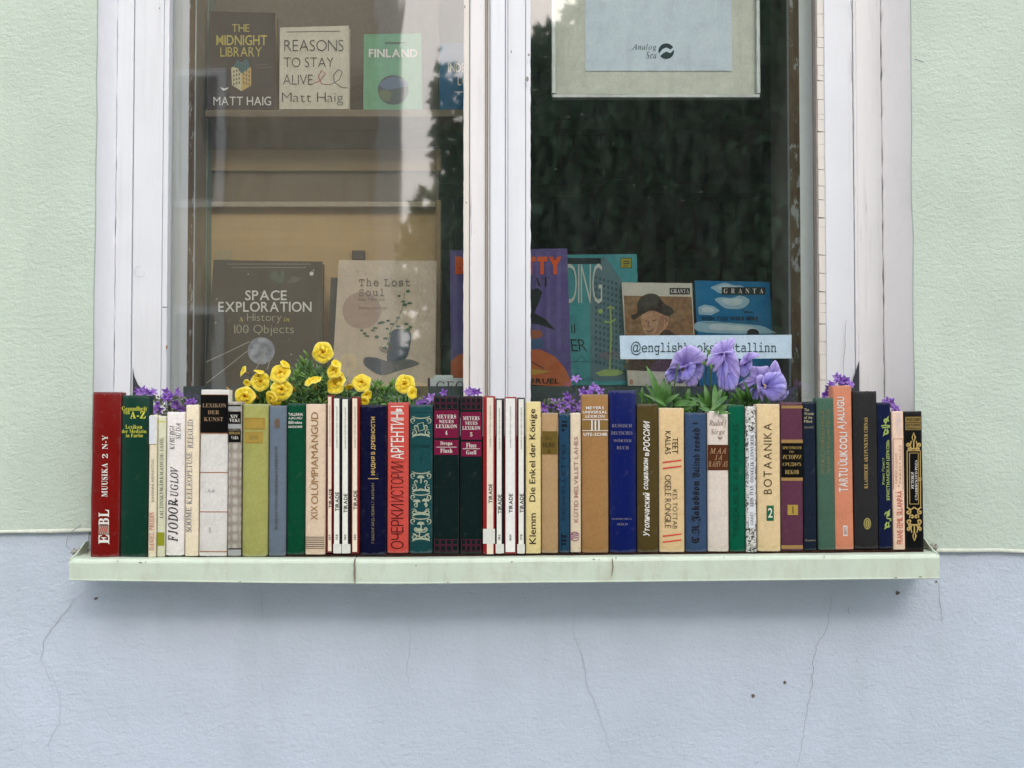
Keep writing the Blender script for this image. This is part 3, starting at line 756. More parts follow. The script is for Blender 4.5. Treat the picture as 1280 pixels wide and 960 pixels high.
# ================================================================== the books
def spine_profile(w, bulge, r=.0030, n=10):
    hw = w/2; pts = []
    for i in range(n+1):
        q = -1+2*i/n; pts.append((q*(hw-r*.6), bulge*q*q*((hw-r*.6)/hw)**2))
    return [(-hw, bulge+r)]+[(-hw+r*.15, bulge+r*.3)]+pts+[(hw-r*.15, bulge+r*.3)]+[(hw, bulge+r)]
class Book: pass
BOOKS = []
def book(x0, x1, top, bot, mat, label, bulge=.08, depth=.0255, gap=.75, yo=0.0, page=True, capr=.0016, tilt=0.0):
    b = Book(); y = YB+yo
    pa, pb = P(x0+gap*.5, (top+bot)/2, y), P(x1-gap*.5, (top+bot)/2, y); zt, zb = P(x0, top, y).z, P(x0, bot, y).z
    w = pb.x-pa.x; xc = (pa.x+pb.x)/2; bl = min(.0045, w*bulge)
    b.o = thing('book', (xc, y, zb), label, 'book', 'books standing in a row on the sill')
    prof = spine_profile(w, bl); n = len(prof); H = zt-zb; th = .0020 if w > .012 else .0011
    outer = [(prof[0][0], depth)]+prof+[(prof[-1][0], depth)]
    inner = [(min(w/2-th, max(-w/2+th, px_*(1-2*th/w))), (py_+th if 0 < i_ <= n else depth)) for i_, (px_, py_) in enumerate(outer)]
    m = len(outer); vs = []; fs = []
    zz = [(0, capr*.8), (capr*.35, capr*.2), (capr, 0), (H*.25, 0), (H*.5, 0), (H*.75, 0), (H-capr, 0), (H-capr*.35, capr*.2), (H, capr*.8)]
    wob = R.uniform(0, 50)
    for z, ins in zz:
        for a, c in outer:
            e = z in (0, H)
            vs.append((a*(1-ins*1.0/w), c+ins+(0 if c > .02 else .0005*noise.noise(Vector((z*12, wob, 0)))), z+((.0007*noise.noise(Vector((a*200, wob, 3)))) if e else 0)))
    L = len(zz)
    for r in range(L-1):
        for i in range(m-1): k = r*m+i; fs.append((k, k+1, k+m+1, k+m))
    base = len(vs)
    for z in (0, H):
        for a, c in inner: vs.append((a, c, z))
    for i in range(m-1):
        fs.append((i+1, i, base+i, base+i+1)); k = (L-1)*m+i; fs.append((k, k+1, base+m+i+1, base+m+i)); fs.append((base+i+1, base+i, base+m+i, base+m+i+1))
    mb = MB(); mb.o = Vector((0, 0, 0)); mb.v = vs; mb.f = fs; mb.mi = [0]*len(fs)
    c_ = mb.build('cover', mat, b.o, smooth=True)
    if page and w > .01:
        mb = MB(); mb.o = Vector((0, 0, 0)); mb.box(-w/2+th*1.05, w/2-th*1.05, bl+th+.001, depth-.002, .003, H-.003); mb.build('page_block', M['paper'], b.o)
    b.s = Surf(y, xc, w/2, bl, org=(xc, y, zb)); b.x0, b.x1, b.top, b.bot = x0, x1, top, bot
    b.T = lambda s, st, rect, rot=0, mat=None, **k: T(b.o, s, st, rect, rot, mat, b.s, **k)
    b.R = lambda rect, mat, name='label', off=.0003: b.s.rect(b.o, name, rect, mat, off)
    b.RS = lambda rs, mat, name='stripe', off=.0003: b.s.rects(b.o, name, rs, mat, off)
    if tilt: b.o.rotation_euler = (0, math.radians(tilt), 0)
    return b
c = lambda n, rgb, **k: cloth(n, srgb(*rgb), **k)
ink = lambda n, rgb, rough=.6, metal=0: plain(n, srgb(*rgb), rough, metal, .04)
gold = ink('gold_ink', (178, 152, 92), .45); blk = ink('black_ink', (26, 26, 28)); wht = ink('white_ink', (214, 210, 200)); 
brn = ink('brown_ink', (142, 108, 62)); grn = ink('green_ink', (14, 82, 56)); red = ink('red_ink', (178, 58, 44))

b = book(112.5, 149.5, 490, 697, c('dark_red_leatherette', (112, 12, 8), kind='gloss', worn=.25), 'dark red book lettered EMBL MUUSIKA 2 N-Y at the left end of the row', tilt=.35)
b.T('MUUSIKA', 'b', (126.5, 579, 134, 621), 90, wht, off=.004); 
b.T('2', 'b', (127, 567.3, 134, 572.7), 90, wht); b.T('N-Y', 'b', (127, 544, 134, 561.5), 90, wht)
b.T('E', 'b', (123, 668, 136.5, 680), 90, wht, off=.01); b.T('BL', 'b', (123, 637, 136, 656.5), 90, wht, off=.01)
b.R((123, 657, 136, 668), ink('emblem_grey', (150, 140, 128)), 'emblem'); b.s.strokes(b.o, 'emblem_lines', [[(124+i*2.6, 667.5), (127+i*2.4, 657.5)] for i in range(4)], 1, red, .0006)
b = book(149.5, 184.5, 494, 696.3, c('bottle_green_gloss', (6, 52, 38), kind='gloss', worn=.15), 'bottle green book headed Gesundheit von A-Z in yellow, beside the red one', bulge=.10, tilt=.2)
yl_ink = ink('yellow_ink', (190, 190, 72))
b.T('Gesundheit', 'b', (151, 508, 182.5, 513.5), 0, yl_ink); b.T('von', 'b', (153, 513.5, 161.5, 518), 0, yl_ink); b.T('A-Z', 'b', (162, 514, 181, 523), 0, yl_ink, off=.01)
b.T('Lexikon', 'b', (156, 531, 177, 536), 0, yl_ink); b.T('der Medizin', 'b', (151, 536.8, 182, 541.3), 0, yl_ink); b.T('in Farbe', 'b', (156.5, 542, 178, 546.6), 0, yl_ink)
cr1 = c('cream_paper', (214, 204, 178), kind='paper', worn=.2)
b = book(185, 196, 519, 696.5, cr1, 'thin cream paperback with red lettering at its foot and a white label at its head', bulge=.05, tilt=.15)
b.R((186, 520, 195, 555), ink('label_white', (205, 208, 210)), 'paper_label'); b.RS([(185.5, 555, 195.6, 555.8)], brn)
b.T('JUHANNI ARMASTUS', 's', (189, 574, 193.5, 628), 90, ink('faded_ink', (140, 132, 112))); b.T('DANIEL PRODIN', 'r', (186.2, 640, 192.8, 688), 90, red)
b = book(196.2, 207, 520, 696, c('pale_grey_green_paper', (200, 200, 172), kind='paper', worn=.2), 'thin pale paperback with a green square near its foot', bulge=.05)
b.RS([(197, 526.3, 206.8, 527.6)], yl_ink); b.R((196.5, 665.5, 205.5, 682), ink('moss_green', (132, 136, 30)), 'green_square')
b.T('JALTINSKI·MÄRKMADUDE JAHIL', 'r', (198.6, 546, 204.4, 648), 90, blk)
b = book(207, 231, 515, 694.5, c('white_paper', (220, 214, 208), kind='paper', worn=.3), 'white paperback lettered FJODOR UGLOV in black italics', bulge=.07)
b.T('FJODOR', 'i', (210, 625, 222.5, 677), 90, blk, off=.012); b.T('~', 's', (218, 623, 221, 630), 90, blk)
b.T('UGLOV', 'i', (213, 583, 223, 620), 90, blk, off=.012); b.T('KIRURGI', 'i', (212, 532, 218.3, 562), 90, blk); b.T('SÜDA', 'i', (218.5, 529, 226, 549), 90, blk)
b = book(231, 248.5, 506, 695.3, c('ivory_paper', (222, 208, 180), kind='paper', worn=.25), 'ivory book lettered SOOME KEELEOPETUSE REEGLID in blue grey', bulge=.06)
bg_ink = ink('blue_grey_ink', (92, 98, 122))
b.T('SOOME', 'r', (232.3, 634, 239.5, 665), 90, bg_ink); b.T('KEELEOPETUSE', 'r', (233, 565, 240.3, 630), 90, bg_ink); b.T('REEGLID', 'r', (234.3, 524.5, 241.5, 560), 90, bg_ink)
b = book(248.5, 284.5, 487, 695.3, c('white_linen', (206, 203, 196), worn=.2), 'white book with a black head band reading LEXIKON DER KUNST', bulge=.05, tilt=.3)
b.R((249.5, 493.5, 284, 541), ink('black_foil', (10, 9, 9), .35), 'title_band'); dk_gold = ink('copper_ink', (150, 125, 95))
b.T('LEXIKON', 'b', (252, 504.3, 281.5, 509.3), 0, dk_gold, off=-.006); b.T('DER', 'b', (259, 513, 273, 517.8), 0, dk_gold, off=-.006); b.T('KUNST', 'b', (254, 521.5, 278, 526.5), 0, dk_gold, off=-.006)
b.RS([(249.2, q, 284.3, q+1.1) for q in (541.2, 590, 639.3, 689)]+[(250, 493, 284, 493.8)], ink('orange_line', (150, 98, 62)))
b.T('A-F', 'b', (258.5, 611, 268.5, 615.5), 0, ink('faded_grey', (150, 150, 150))); b.T('1', 'b', (261, 659, 263.5, 665), 0, ink('faded_grey', (150, 150, 150)))
m = NT('damask_grey'); vo = m.n('TexVoronoi'); vo.inputs['Scale'].default_value = 95; vo.inputs['Randomness'].default_value = .12; m.l(m.map((1, 1, .8)), vo.inputs['Vector'])
m.col(m.mix(.35, m.ramp(vo.outputs['Distance'], [(.2, srgb(176, 170, 160)), (.5, srgb(128, 116, 100))]), m.ramp(m.noise(60), [(.3, srgb(120, 112, 100)), (.7, srgb(182, 176, 166))]))); m.set(Roughness=.6)
b = book(284.5, 301.8, 502, 695.3, m.m, 'narrow grey patterned book with two small black title bands', bulge=.06)
b.RS([(285.2, q, 301, q+h_) for q, h_ in ((506, 1.6), (514.3, 15.5), (536, 1.0), (537.8, 15), (685.4, 1.2))], ink('black_foil', (14, 12, 12), .35))
b.RS([(285.2, 508, 301, 513), (285.2, 530, 301, 535.5), (285.2, 687, 301, 694)], ink('band_grey', (150, 152, 150)), off=.0002)
b.T('XIV', 'b', (288, 518.5, 297.5, 522.5), 0, wht); b.T('VEKI', 'b', (286.8, 523.5, 299.5, 527.5), 0, wht); b.T('ROMAANI', 'b', (286.6, 539.5, 299.8, 543), 0, gold); b.T('VARA', 'b', (289, 545, 298, 549), 0, wht)
b = book(302, 335.5, 505, 696, c('lime_cloth', (154, 154, 88)), 'lime green clothbound book with two blank gold panels', bulge=.08)
gm = ink('dull_gold_panel', (160, 134, 60), .55); b.R((305, 522, 331, 537), gm, 'gold_panel'); b.R((305.6, 539.5, 328.5, 554.3), gm, 'gold_panel')
b.RS([(306, 523, 330, 523.6), (306, 535.4, 330, 536), (306, 523, 306.6, 536), (329.4, 523, 330, 536), (307, 541, 327, 541.6), (307, 552.4, 327, 553), (311, 544, 323, 549.5)], ink('gold_line', (140, 122, 58)), off=.0005)
b = book(335.5, 358, 507, 695, c('slate_cloth', (98, 110, 122)), 'slate grey clothbound book between the lime and dark green ones', bulge=.08)
b.s.poly(b.o, 'emblem', disc(346.3, 529, 3.6, 6.5, 14), ink('brown_emblem', (112, 96, 78)), .0003); b.RS([(344 + i*1.6, 524, 344.6+i*1.6, 535) for i in range(4)], ink('faint_brown', (92, 82, 72)), off=.0006)
b.T('ВЕЛИКАЯ ЭПОХА И РЕФОРМЫ В ДРЕВНОСТИ', 's', (343.5, 558, 348, 662), 90, ink('dim_brown', (78, 72, 66)))
b = book(358, 381.3, 504, 693.5, c('racing_green_cloth', (2, 66, 42), worn=.2), 'deep green book with four short lines of white lettering near its head', bulge=.1)
for i, s_ in enumerate(('TALLINNA', 'AJALUGU', '1860-ndate', 'aastateni')): b.T(s_, 's', (360.3, 516.2+i*5, 378.5 if i < 1 else 377.5, 519.8+i*5), 0, wht, off=.01)
b = book(381.3, 407.5, 505, 693.3, c('beige_paper', (208, 186, 160), kind='paper', worn=.15), 'beige book lettered XIX OLÜMPIAMÄNGUD in brown capitals', bulge=.05)
b.T('XIX', 's', (388.6, 632, 397, 650), 90, brn); b.T('OLÜMPIAMÄNGUD', 's', (387, 515, 397.8, 630), 90, brn)
b.RS([(381.8, 671+i*2.3, 405, 671.9+i*2.3) for i in range(7)], ink('dark_brown_ink', (58, 44, 44)))

def tirade(x0, x1, top, bot, wx, case, lab, num, ty, sp=(222, 220, 208), label=False, lab_y=(680, 691.5)):
    """thin magazine volume: coloured case with a pale paper spine strip"""
    b = book(x0, x1, top, bot, case, lab, bulge=.02, gap=.2, page=False)
    b.R((wx[0], top+2, wx[1], bot-(2.5 if not label else 0)), ink('strip_%d' % sp[2], sp), 'spine_strip', .0004)
    cx = (wx[0]+wx[1])/2; h = min(2.6, (wx[1]-wx[0])*.42)
    b.T('TIRADE', 'S', (cx-h*.9+.6, ty, cx+h*.9+.6, ty+24), 90, blk); b.T(num, 'S', (cx-1.3, 668-(4 if label and lab_y[0] < 670 else 0), cx+1.5, 674.5+(1 if len(num) > 3 else 0)), 90, ink('grey_ink', (90, 88, 84)))
    b.T('MAANDBLAD VOOR LITERATUUR JAARGANG', 's', (cx+.2-h*.3, top+12, cx+.9+h*.25, top+64), 90, ink('grey_ink', (90, 88, 84)))
    if label: b.R((x0+.3, lab_y[0], x1-.3, lab_y[1]), ink('sticker_white', (206, 206, 196)), 'sticker', .0007); b.T(num[:2]+'L', 's', (cx-2, lab_y[0]+2, cx+2, lab_y[0]+8), 0, ink('grey_ink2', (150, 148, 140)), )
    return b
rc = c('crimson_case', (112, 14, 16), kind='gloss', worn=.15); bk = c('black_case', (22, 22, 24), kind='gloss', worn=.15)
tirade(408, 416, 494, 691.5, (410, 414.3), rc, 'thin red magazine volume with a cream strip, first after the beige book', '137', 611, (224, 206, 184))
tirade(416.3, 427, 496, 691.8, (417.6, 424.2), bk, 'thin black and white volume directly right of the first red one, stickered at its foot', '158', 615, label=True)
tirade(427, 438.3, 497, 691.8, (428, 434.8), bk, 'thin black and white volume directly left of the red one beside the navy book', '180', 617, label=True)
tirade(438.4, 449.5, 496, 692.3, (440.6, 446.5), rc, 'thin red magazine volume with a cream strip beside the navy book', '130', 613, (226, 212, 190))
b = book(449.5, 483.5, 506, 694, c('navy_cloth', (6, 8, 42), worn=.2), 'navy book with vertical gold Cyrillic lettering left of the coral book', bulge=.09)
b.T('ИНДИЯ В ДРЕВНОСТИ', 'S', (463.8, 521, 469.8, 594), 90, gold); b.R((460, 597.8, 473, 598.8), gold, 'rule')
b.T('Г.М.БОНГАРД-ЛЕВИН, Г.Ф.ИЛЬИН', 's', (464.3, 604, 468.5, 679), 90, ink('pale_gold', (128, 116, 86)))
b = book(483.8, 511.2, 503, 691.5, c('coral_paper', (190, 72, 62), kind='paper', worn=.3), 'coral red book with white and dark Cyrillic capitals', bulge=.05)
b.T('ОЧЕРКИ', 's', (488.5, 630, 504.5, 686), 90, ink('maroon_ink', (62, 14, 18)), off=-.012); b.T('ИСТОРИИ', 's', (488.5, 577, 504.5, 627), 90, ink('maroon_ink', (62, 14, 18)), off=-.012)
b.T('АРГЕНТИНЫ', 's', (488.5, 507.5, 504.8, 574), 90, wht, off=.006)
b = book(511.2, 541, 506, 692, c('teal_cloth', (22, 66, 68), worn=.3), 'teal book with silver scrollwork on its spine', bulge=.08)
silv = ink('silver_grey_ink', (158, 166, 142), .5); S_ = []
for (ya, yb_) in ((520, 547), (589, 616), (616, 646), (646, 677)):
    ym = (ya+yb_)/2
    for sx in (-1, 1):
        cx = 526+sx*9.6
        S_ += [spiral(cx, ya+5.5, .8, 3.8, 1.2, 1.1, 14, sx), spiral(cx-sx*1, yb_-6, .8, 4.2, 4.0, 1.2, 14, sx), spiral(cx-sx*4, ym, .6, 3, 2.2, .9, 10, sx)]
    S_ += [[(515, ya+.5), (520, ya+2.5), (526, ya+3), (532, ya+2.5), (537.5, ya+.5)], [(515, yb_-.5), (520, yb_-2.8), (526, yb_-3.4), (532, yb_-2.8), (537.5, yb_-.8)], [(515.5, yb_-1.8), (526, yb_-5), (537, yb_-2)]]
b.s.strokes(b.o, 'scrollwork', S_, 1.15, silv)
b.s.strokes(b.o, 'lozenge', [[(522, 530), (529, 528), (530.5, 537), (523.5, 539), (522, 530)]], 1, silv)
F_ = []
for (fx, fy) in ((526, 598), (521, 628), (532, 627), (526, 656), (524, 664)):
    F_ += [[(fx, fy+6), (fx+.6, fy+2), (fx, fy-1)]]+[[(fx, fy-1), (fx+4.5*math.cos(a_), fy-1-3.2*math.sin(a_))] for a_ in (0, .6, 1.2, 1.9, 2.5, 3.1)]
b.s.strokes(b.o, 'flower_motif', F_, 1.5, silv); b.s.strokes(b.o, 'flower_motif', [[(517, 638), (521, 640), (527, 641), (532, 640), (536, 637)], [(517, 668), (526, 671.5), (536, 668)], [(520, 665), (532, 665)], [(519, 662), (534, 662.5)]], 1.3, silv)
b.T('Р.Г. Сказки', 'b', (515.5, 555, 537, 559.5), 0, ink('dark_teal_ink', (14, 44, 46))); b.T('3', 'b', (525, 571, 527.5, 578), 0, ink('dark_teal_ink', (14, 44, 46)))
b.RS([(512, 515, 540.5, 515.8), (512, 679.5, 540.5, 680.3), (512, 683.5, 540.5, 684.2)], ink('dark_teal_ink', (14, 44, 46)))
mag = ink('magenta_label', (108, 14, 52), .5); grid = ink('dull_plum_line', (78, 26, 46)); mg = c('blackish_green', (8, 28, 26), kind='cloth', worn=.15)
for x0, x1, num, l1, l2, dy, lab in ((541.2, 574.6, '4', 'Dropa', 'Flush', 0, 'blackish green lexicon with crimson labels reading Dropa Flush, beside the teal book'), (574.8, 603.3, '5', 'Fluss', 'Gsell', 2, 'blackish green lexicon with crimson labels reading Fluss Gsell, beside the red volume')):
    b = book(x0, x1, 495, 692.3, mg, lab, bulge=.07); xm = (x0+x1)/2; hw = (x1-x0)/2-1.6
    b.R((xm-hw, 513+dy, xm+hw, 547.5+dy), mag, 'title_label'); b.R((xm-hw, 550+dy, xm+hw, 568.5+dy), mag, 'title_label')
    w_ = hw*.80
    b.T('MEYERS', 'b', (xm-w_, 518.3+dy, xm+w_, 523.2+dy), 0, wht); b.T('NEUES', 'b', (xm-w_*.75, 524.8+dy, xm+w_*.75, 529+dy), 0, wht); b.T('LEXIKON', 'b', (xm-w_*1.1, 530.6+dy, xm+w_*1.1, 535.2+dy), 0, wht)
    b.T(num, 'b', (xm-1.4, 538.4+dy, xm+1.4, 543.6+dy), 0, wht); b.T(l1, 'b', (xm-w_*.62, 551.8+dy, xm+w_*.62, 557.5+dy), 0, wht); b.T(l2, 'b', (xm-w_*.62, 560.8+dy, xm+w_*.62, 566+dy), 0, wht); b.RS([(xm-w_*1.05, 558.6+dy, xm+w_*1.05, 559.2+dy)], wht, off=.0006)
    for ya in (496.5+(0 if num == '4' else .5), 674): 
        rs = []; nx = 4
        for i in range(nx):
            for j in range(2):
                xa = xm-hw+i*(2*hw/nx); yy = ya+j*7.8; ww = 2*hw/nx-.6
                rs += [(xa, yy, xa+ww, yy+.8), (xa, yy+6.4, xa+ww, yy+7.2), (xa, yy, xa+.8, yy+7.2), (xa+ww-.8, yy, xa+ww, yy+7.2)]
        b.RS(rs, grid, 'lattice_band')
lrc = c('bright_red_case', (140, 28, 32), kind='gloss', worn=.15)
tirade(603.5, 619, 495, 692.6, (608.6, 616.6), lrc, 'red magazine volume with a cream strip and a pale sticker, beside the green lexicons', '1', 605, (222, 208, 188), True, (661, 679.5))
tirade(619.2, 630.3, 498, 692, (621, 627), bk, 'thin black and white volume numbered 182 between two red ones', '182', 618, label=True)
tirade(630.5, 646, 496, 692.5, (632, 643.8), lrc, 'widest red magazine volume, numbered 188/189, with a broad white strip', '188/189', 617, (224, 222, 216))
tirade(646.2, 656.3, 497, 692, (648.3, 654.6), bk, 'thin black and white volume numbered 178 beside the yellow book', '178', 617, label=True)
b = book(656.5, 676.5, 502, 692, c('straw_paper', (214, 196, 138), kind='paper', worn=.15), 'straw yellow book lettered Klemm Die Enkel der Könige', bulge=.04)
b.T('Klemm', 's', (661.7, 641.5, 670, 680), 90, blk, off=.008); b.T('Die Enkel der Könige', 's', (661.7, 511, 671.6, 627), 90, blk, off=.008)
b = book(676.5, 698.3, 516, 691.3, c('tan_linen', (168, 138, 98), worn=.45), 'tan linen book with a dark gold square label', bulge=.08)
b.R((677.5, 539, 697, 568), ink('dark_gold_panel', (100, 82, 34), .5), 'title_label'); b.T('NURK', 's', (679, 553, 694, 559.5), 0, ink('label_dark_ink', (48, 40, 18))); b.T('ED.', 's', (682, 546, 690, 550), 0, ink('label_mid_ink', (74, 62, 26))); b.T('II', 's', (684.5, 562, 688, 566), 0, ink('label_mid_ink', (74, 62, 26)))
b = book(698.3, 712.5, 517, 691, c('petrol_blue_cloth', (30, 62, 84), worn=.3), 'narrow petrol blue book with black lettering hard to read', bulge=.07)
dn = ink('dark_navy_ink', (10, 22, 34)); b.T('NOVELLETTID', 's', (702, 555, 707, 650), 90, ink('dim_navy_ink', (20, 42, 58)))
b.RS([(702, 526, 709, 528), (702, 530, 709, 534), (702, 536, 706, 539), (701.5, 669, 708.5, 672), (702, 674, 708, 677), (702, 679, 708, 681), (701.5, 666, 702.5, 686)], dn, 'ornament')
b = book(712.5, 726.6, 516, 690.5, c('old_cream_paper', (208, 192, 164), kind='paper', worn=.4), 'worn cream book with pinkish lettering and a purple emblem near its foot', bulge=.06)
b.T("KÜTID MELVILLET LAHES", 'S', (716.3, 546, 722.8, 653), 90, ink('pink_brown_ink', (160, 118, 116)), off=-.01)
pi_ = ink('purple_ink', (128, 78, 108)); b.s.strokes(b.o, 'emblem', [spiral(718.6, 670.5, 5.5, 5.5, 0, .98, 16, 1)]+[[(714.5, 668+i*2.4), (722.5, 667+i*2.4)] for i in range(3)], 1.2, pi_)
b = book(726.6, 761, 493, 691, c('ochre_cloth', (152, 114, 70), worn=.25), 'ochre book with MEYERS UNIVERSAL LEXIKON III in cream at its head', bulge=.05)
b.R((727.2, 525.5, 760.2, 537.5), ink('ochre_dark_band', (128, 100, 54)), 'band')
b.T('MEYERS', 'S', (732.5, 508, 755, 511.7), 0, wht); b.T('UNIVERSAL', 'S', (728.5, 513.3, 759, 517), 0, wht); b.T('LEXIKON', 'S', (732, 518.6, 755.5, 522.3), 0, wht)
b.RS([(728, 524.2, 760.4, 525), (728, 537.8, 760.4, 538.6), (739, 525.3, 740.8, 537.7), (743.3, 525.3, 745.1, 537.7), (747.8, 525.3, 749.6, 537.7)], wht, 'numeral_three', .0006)
b.T('UTE-SCHIR', 'S', (729.5, 541, 759.5, 545), 0, wht)
b = book(761, 796.3, 488, 691, c('royal_blue_gloss', (6, 22, 84), kind='gloss', worn=.2), 'royal blue dictionary with pale lettering RUSSISCH DEUTSCHES WÖRTERBUCH', bulge=.11)
pg_ = ink('pale_lilac_ink', (122, 116, 130))
for i, (s_, xa, xb) in enumerate((('RUSSISCH', 765, 790), ('DEUTSCHES', 764, 790.5), ('WÖRTER', 767, 789.5), ('BUCH', 771, 786))): b.T(s_, 'b', (xa, 530+i*9.2, xb, 534.2+i*9.2), 0, pg_)
b.T('AKADEMIE-VERLAG', 'b', (764.5, 647.5, 790, 649.6), 0, pg_); b.T('BERLIN', 'b', (771.5, 654, 785, 656.6), 0, pg_)
b = book(796.3, 823.5, 505, 690.5, c('olive_brown_cloth', (74, 62, 30), worn=.3), 'olive brown book with white slanted Cyrillic lettering', bulge=.08)
b.T('Утопический', 'S', (803.8, 615.5, 812, 670), 90, wht, skew=.25); b.T('социализм', 'S', (804.6, 572, 811.5, 612), 90, wht, skew=.25); b.T('в', 'S', (806.2, 565.5, 811.3, 570), 90, wht); b.T('РОССИИ', 'S', (804, 526, 812.3, 564.5), 90, wht, skew=.25)
b = book(823.5, 856, 510, 690.3, c('buff_paper', (208, 180, 134), kind='paper', worn=.25), 'buff book with TEET KALLAS and two pairs of red bars', bulge=.05)
b.T('TEET', 's', (840.5, 547, 847.5, 567), -90, blk); b.T('KALLAS', 's', (831.5, 539, 838.5, 567.5), -90, blk); b.T('OISELE RONGILE', 's', (831, 593.5, 838.8, 660), -90, blk, off=-.01); b.T('KES TÕTTAB', 's', (840.8, 612, 848, 661), -90, blk, off=-.01)
for y_ in (575.5, 583, 667.8, 675.2): b.s.poly(b.o, 'red_bar', [(828.5, y_+1.6), (852, y_-1.2), (852, y_+.6), (828.5, y_+3.6)], ink('poster_red', (196, 72, 62)), .0004)
b = book(856.2, 884.2, 516, 690, c('denim_blue_cloth', (52, 72, 100), worn=.25), 'denim blue book with black blackletter title C.R.Jakobson', bulge=.09)
b.T('C.R.Jakobson', 'f', (864.5, 601, 876, 679), 90, blk, off=.012); b.T('Valitud', 'f', (865.5, 568, 875, 597), 90, blk, off=.012); b.T('teosed', 'f', (865.5, 535, 875, 564), 90, blk, off=.012); b.T('I', 's', (866, 528.5, 872, 530), 0, blk)
b = book(884.2, 911.3, 514, 689.5, c('offwhite_linen', (208, 196, 184), worn=.15), 'off-white linen book with a dark brown band reading MAA JA RAHVAS', bulge=.06)
b.R((884.6, 556, 910.8, 588), ink('brown_band', (78, 40, 16)), 'title_band'); sp_ = ink('sepia_ink', (104, 80, 66))
b.T('Rudolf', 'i', (886.5, 525, 908.5, 534), 0, sp_); b.T('Sirge', 'i', (888.5, 536.5, 906, 544.5), 0, sp_); b.s.strokes(b.o, 'flourish', [[(897, 546), (900, 547.5), (903, 546)], [(898, 548), (900.5, 549), (902, 548)]], .8, sp_)
bt = ink('tan_ink', (168, 138, 104)); b.T('MAA', 'i', (887.5, 560, 907.5, 567), 0, bt, off=.005); b.T('JA', 'i', (893.5, 568.5, 902.5, 575), 0, bt, off=.005); b.T('RAHVAS', 'i', (885.5, 576.5, 909.8, 583.5), 0, bt, off=.005)
b = book(911.3, 931.8, 506, 689.5, c('emerald_cloth', (2, 84, 60), worn=.2), 'emerald green book behind the pansy leaves, its lettering only embossed', bulge=.09)
b.T('TEADUSLIK KIRJANDUS', 's', (916.5, 530, 926, 672), 90, ink('dark_emerald', (0, 64, 46)))
m = NT('speckled_ornament'); n1 = m.noise(240, 3, .7, None, 1.2); m.col(m.ramp(n1, [(.455, (.03, .03, .03, 1)), (.50, srgb(206, 204, 196))])); m.set(Roughness=.6)
b = book(931.8, 946, 508, 690.3, m.m, 'narrow book covered in a fine black and white ornament', bulge=.05)
b.R((935.8, 541, 943.5, 660), ink('label_white', (205, 208, 210)), 'title_strip'); gi = ink('grey_ink', (90, 88, 84))
b.T('ÕNNELIK LINNURIIK', 'b', (936.8, 543, 942.2, 603), 90, gi); b.T('IVAN', 'b', (937, 607, 942, 619), 90, gi); b.T('KROSS', 'b', (937, 622, 942, 633), 90, gi); b.T('LUULET', 's', (938, 640, 941.5, 656), 90, gi)
b = book(946, 976.2, 505, 689.3, c('parchment_cloth', (212, 188, 144), worn=.2), 'parchment coloured book lettered BOTAANIKA with a green square numbered 2', bulge=.06)
b.T('BOTAANIKA', 's', (954.5, 529, 964.8, 617.5), 90, ink('umber_ink', (66, 54, 34)), off=-.006, track=.10); b.R((958.2, 632, 967.3, 651), ink('label_green', (24, 92, 62)), 'number_label'); b.T('2', 'S', (960, 635, 965.6, 647), 0, ink('number_cream', (216, 212, 190)), off=-.01)
b = book(976.2, 1004.5, 503, 688.3, c('plum_cloth', (88, 50, 66), worn=.25), 'plum book with a black and gold Cyrillic title panel', bulge=.06)
b.RS([(977, 507, 1003.8, 510.5), (977, 549.5, 1003.8, 553.8), (977, 597, 1003.8, 601), (977, 681.5, 1003.8, 686)], ink('gold_ink_dull', (150, 118, 72), .5), 'gold_band'); b.R((977, 553.8, 1003.8, 597), ink('black_foil', (10, 9, 9), .35), 'title_panel')
b.T('ХРЕСТОМАТИЯ', 'b', (978.2, 557.8, 1001.8, 561.5), 0, gold, off=-.01); b.T('ПО', 'b', (986.5, 563.5, 992, 566), 0, gold, off=-.01); b.T('ИСТОРИИ', 'b', (978.5, 568.5, 1002, 574), 0, gold, off=-.01); b.T('СРЕДНИХ', 'b', (978.5, 578, 1002, 583.2), 0, gold, off=-.01); b.T('ВЕКОВ', 'b', (981.5, 587.3, 998.5, 592.7), 0, gold, off=-.01)
b.R((984.5, 631, 997.5, 643.8), gm, 'number_panel'); b.T('I', 'b', (990, 633.5, 992.2, 641.5), 0, ink('plum_ink', (70, 40, 46)))
b = book(1004.5, 1020.8, 502, 688, c('midnight_cloth', (22, 32, 46), worn=.2), 'narrow midnight blue book with four tiny lines of lettering at its head', bulge=.08, tilt=-.1)
for i, s_ in enumerate(('The', 'Wonder', 'of the', 'Mind')): b.T(s_, 's', (1005.6, 510.5+i*4.8, 1005.6+(6, 12.5, 10, 9.5)[i], 514+i*4.8), 0, ink('cream_ink', (182, 172, 140)))
b.T('EDWARDS', 's', (1006, 533, 1017.5, 535.5), 0, ink('cream_dim_ink', (140, 134, 112))); b.T('Hyperion', 'B', (1006.5, 674, 1019.5, 677), 0, ink('cream_dim_ink', (140, 134, 112)))
b = book(1022, 1045, 497, 687.5, c('sage_green_cloth', (66, 94, 78), worn=.2), 'sage green book with two faded gold vertical lines of Cyrillic', bulge=.05, tilt=-.25)
fg = ink('faded_gold_ink', (122, 114, 76)); b.T('ИЛЛЮСТРИРОВАННАЯ', 's', (1026.5, 514, 1031, 592), 90, fg); b.T('ЭНЦИКЛОПЕДИЯ ЛЕСОВ', 's', (1034, 512, 1038.8, 592), 90, fg)
b = book(1042.5, 1067.2, 482, 687, c('salmon_paper', (196, 126, 96), kind='paper', worn=.2), 'tall salmon pink book lettered TARTU ÜLIKOOLI AJALUGU', bulge=.05, tilt=-.4)
